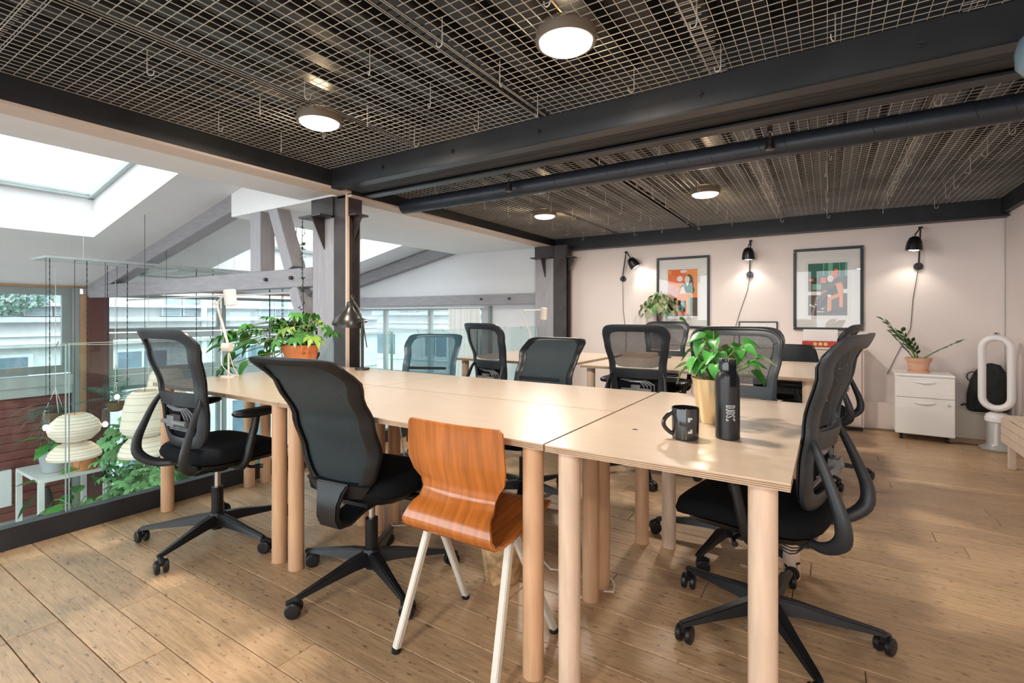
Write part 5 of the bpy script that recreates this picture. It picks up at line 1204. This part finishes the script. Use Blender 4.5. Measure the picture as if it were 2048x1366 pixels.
# hanging racks that carry the lanterns
def rack(x0, x1, y0, y1, z, label, bars=()):
    t = thing('hanging_rack', label, 'rack', ((x0 + x1) / 2, (y0 + y1) / 2, z), 0, 'thin rectangular racks hung over the void'); cx, cy = (x0 + x1) / 2, (y0 + y1) / 2; e = .035
    m = MB()
    for (a, b, c, d) in ((x0, x1, y0, y0 + e), (x0, x1, y1 - e, y1), (x0, x0 + e, y0 + e, y1 - e), (x1 - e, x1, y0 + e, y1 - e)) + tuple((x0 + e, x1 - e, yy, yy + .03) for yy in bars): m.b2(a - cx, b - cx, c - cy, d - cy, -.012, .012)
    m.build('frame', 'window_frame_light', t, smooth=0, bevel=.003)
    m = MB()
    for (x, y_) in ((x0 + .02, y0 + .3), (x1 - .02, y0 + .3), (x0 + .02, y1 - .3), (x1 - .02, y1 - .3)): m.tube([(x - cx, y_ - cy, .01), (x - cx, y_ - cy, RZ(x) - z)], .002, 4)
    m.build('hanger', 'cable_white', t)
    m = MB()
    for s_ in (-.08, .0): m.tube([(.02 + s_, (y1 - y0) / 2 * .25, .02), (.10 + s_, (y1 - y0) / 2 * .3, .045), (.18 + s_, (y1 - y0) / 2 * .25, .02)], .004, 4)
    m.build('knot', 'cable_white', t)
rack(-6.85, -6.42, 1.62, 3.75, 1.70, 'long narrow rack hung over the void nearest the skylight')
rack(-7.75, -6.45, 2.80, 4.3, 1.66, 'wider double rack hung over the void beyond the rafter', (3.4,))
def chain(x, y_, z0, z1, lab):
    m = MB(); n_ = int((z1 - z0) / .03)
    me_r = []
    for k in range(n_ + 1): me_r.append(.0055 if k % 2 else .0028)
    m.tube([(x, y_, z0 + (z1 - z0) * k / n_) for k in range(n_ + 1)], me_r, 4)
    tag(m.build('hanging_chain', 'cable_black'), lab, 'chain', 'thin chains hanging from the racks')
ORD = ['first', 'second', 'third', 'fourth', 'fifth', 'sixth', 'seventh', 'eighth', 'ninth', 'tenth', 'eleventh', 'twelfth']
for k_, (x, y_, z0) in enumerate(sorted(((-6.44, 1.66, .25), (-6.44, 1.95, .0), (-6.83, 2.25, .3), (-6.44, 2.30, .35), (-6.44, 3.0, .2), (-6.46, 3.2, .1), (-6.7, 4.28, .4), (-6.47, 4.15, .1), (-7.0, 4.28, .3), (-5.4, 3.3, .6), (-5.2, 3.5, .6), (-5.9, 3.6, .5)), key=lambda p: (p[0] * .843 + p[1] * .537) / (p[1] * .843 - p[0] * .537))):
    chain(x, y_, z0, 1.69 if x < -6.3 else RZ(x), 'thin beaded chain before the windows, ' + ORD[k_] + ' of twelve counted from the left')
# string-of-hearts hanging on the column
sh = thing('string_plant', 'thin dark trailing string plant hanging on the grey column', 'plant', (-3.70, 2.55, .95))
m = MB(); m.tube([(0, 0, 0), (.01, 0, .3), (-.01, .0, .7), (0, 0, .98)], .003, 5); m.build('stem', 'cable_black', sh)
for k in range(46): leaf(sh, lm('heart', 'leaf_dark', .5, .1), Vector((rnd.uniform(-.015, .015), rnd.uniform(-.01, .01), .02 + .95 * k / 46)), rnd.uniform(0, 6), rnd.uniform(-1.2, .3), rnd.uniform(.018, .034))
tag(B(-4.13, -4.03, 2.62, 2.63, 1.53, 1.66).build('small_print', 'paper', None, smooth=0), 'small white print propped on the tie beam against the strut', 'print')
# shrub on the ledge of the building across the court
tr = thing('terrace_shrub', 'hazy blue-green shrub growing over a ledge of the stone building, far left window', 'shrub', (-12.98, 2.55, 1.10))
m = MB(); m.cyl((0, 0, 0), (0, 0, .35), .03, 8); m.build('stem', 'stem_brown', tr)
m = MB(); r = random.Random(8)
for i in range(1100):
    a = r.uniform(0, 6.28); u = r.uniform(-1, 1); k = math.sqrt(1 - u * u) * r.uniform(.5, 1); c = Vector((.14 * k * math.cos(a) + .05, .85 * k * math.sin(a), .42 + .40 * u)); d1 = Vector((r.uniform(-1, 1), r.uniform(-1, 1), r.uniform(-1, 1))).normalized() * .045; d2 = d1.orthogonal().normalized() * .03
    m.add([c - d1, c + d2, c + d1, c - d2], [(0, 1, 2, 3)])
tag(m.build('foliage', 'tree_leaf', tr, smooth=0), kind='stuff')
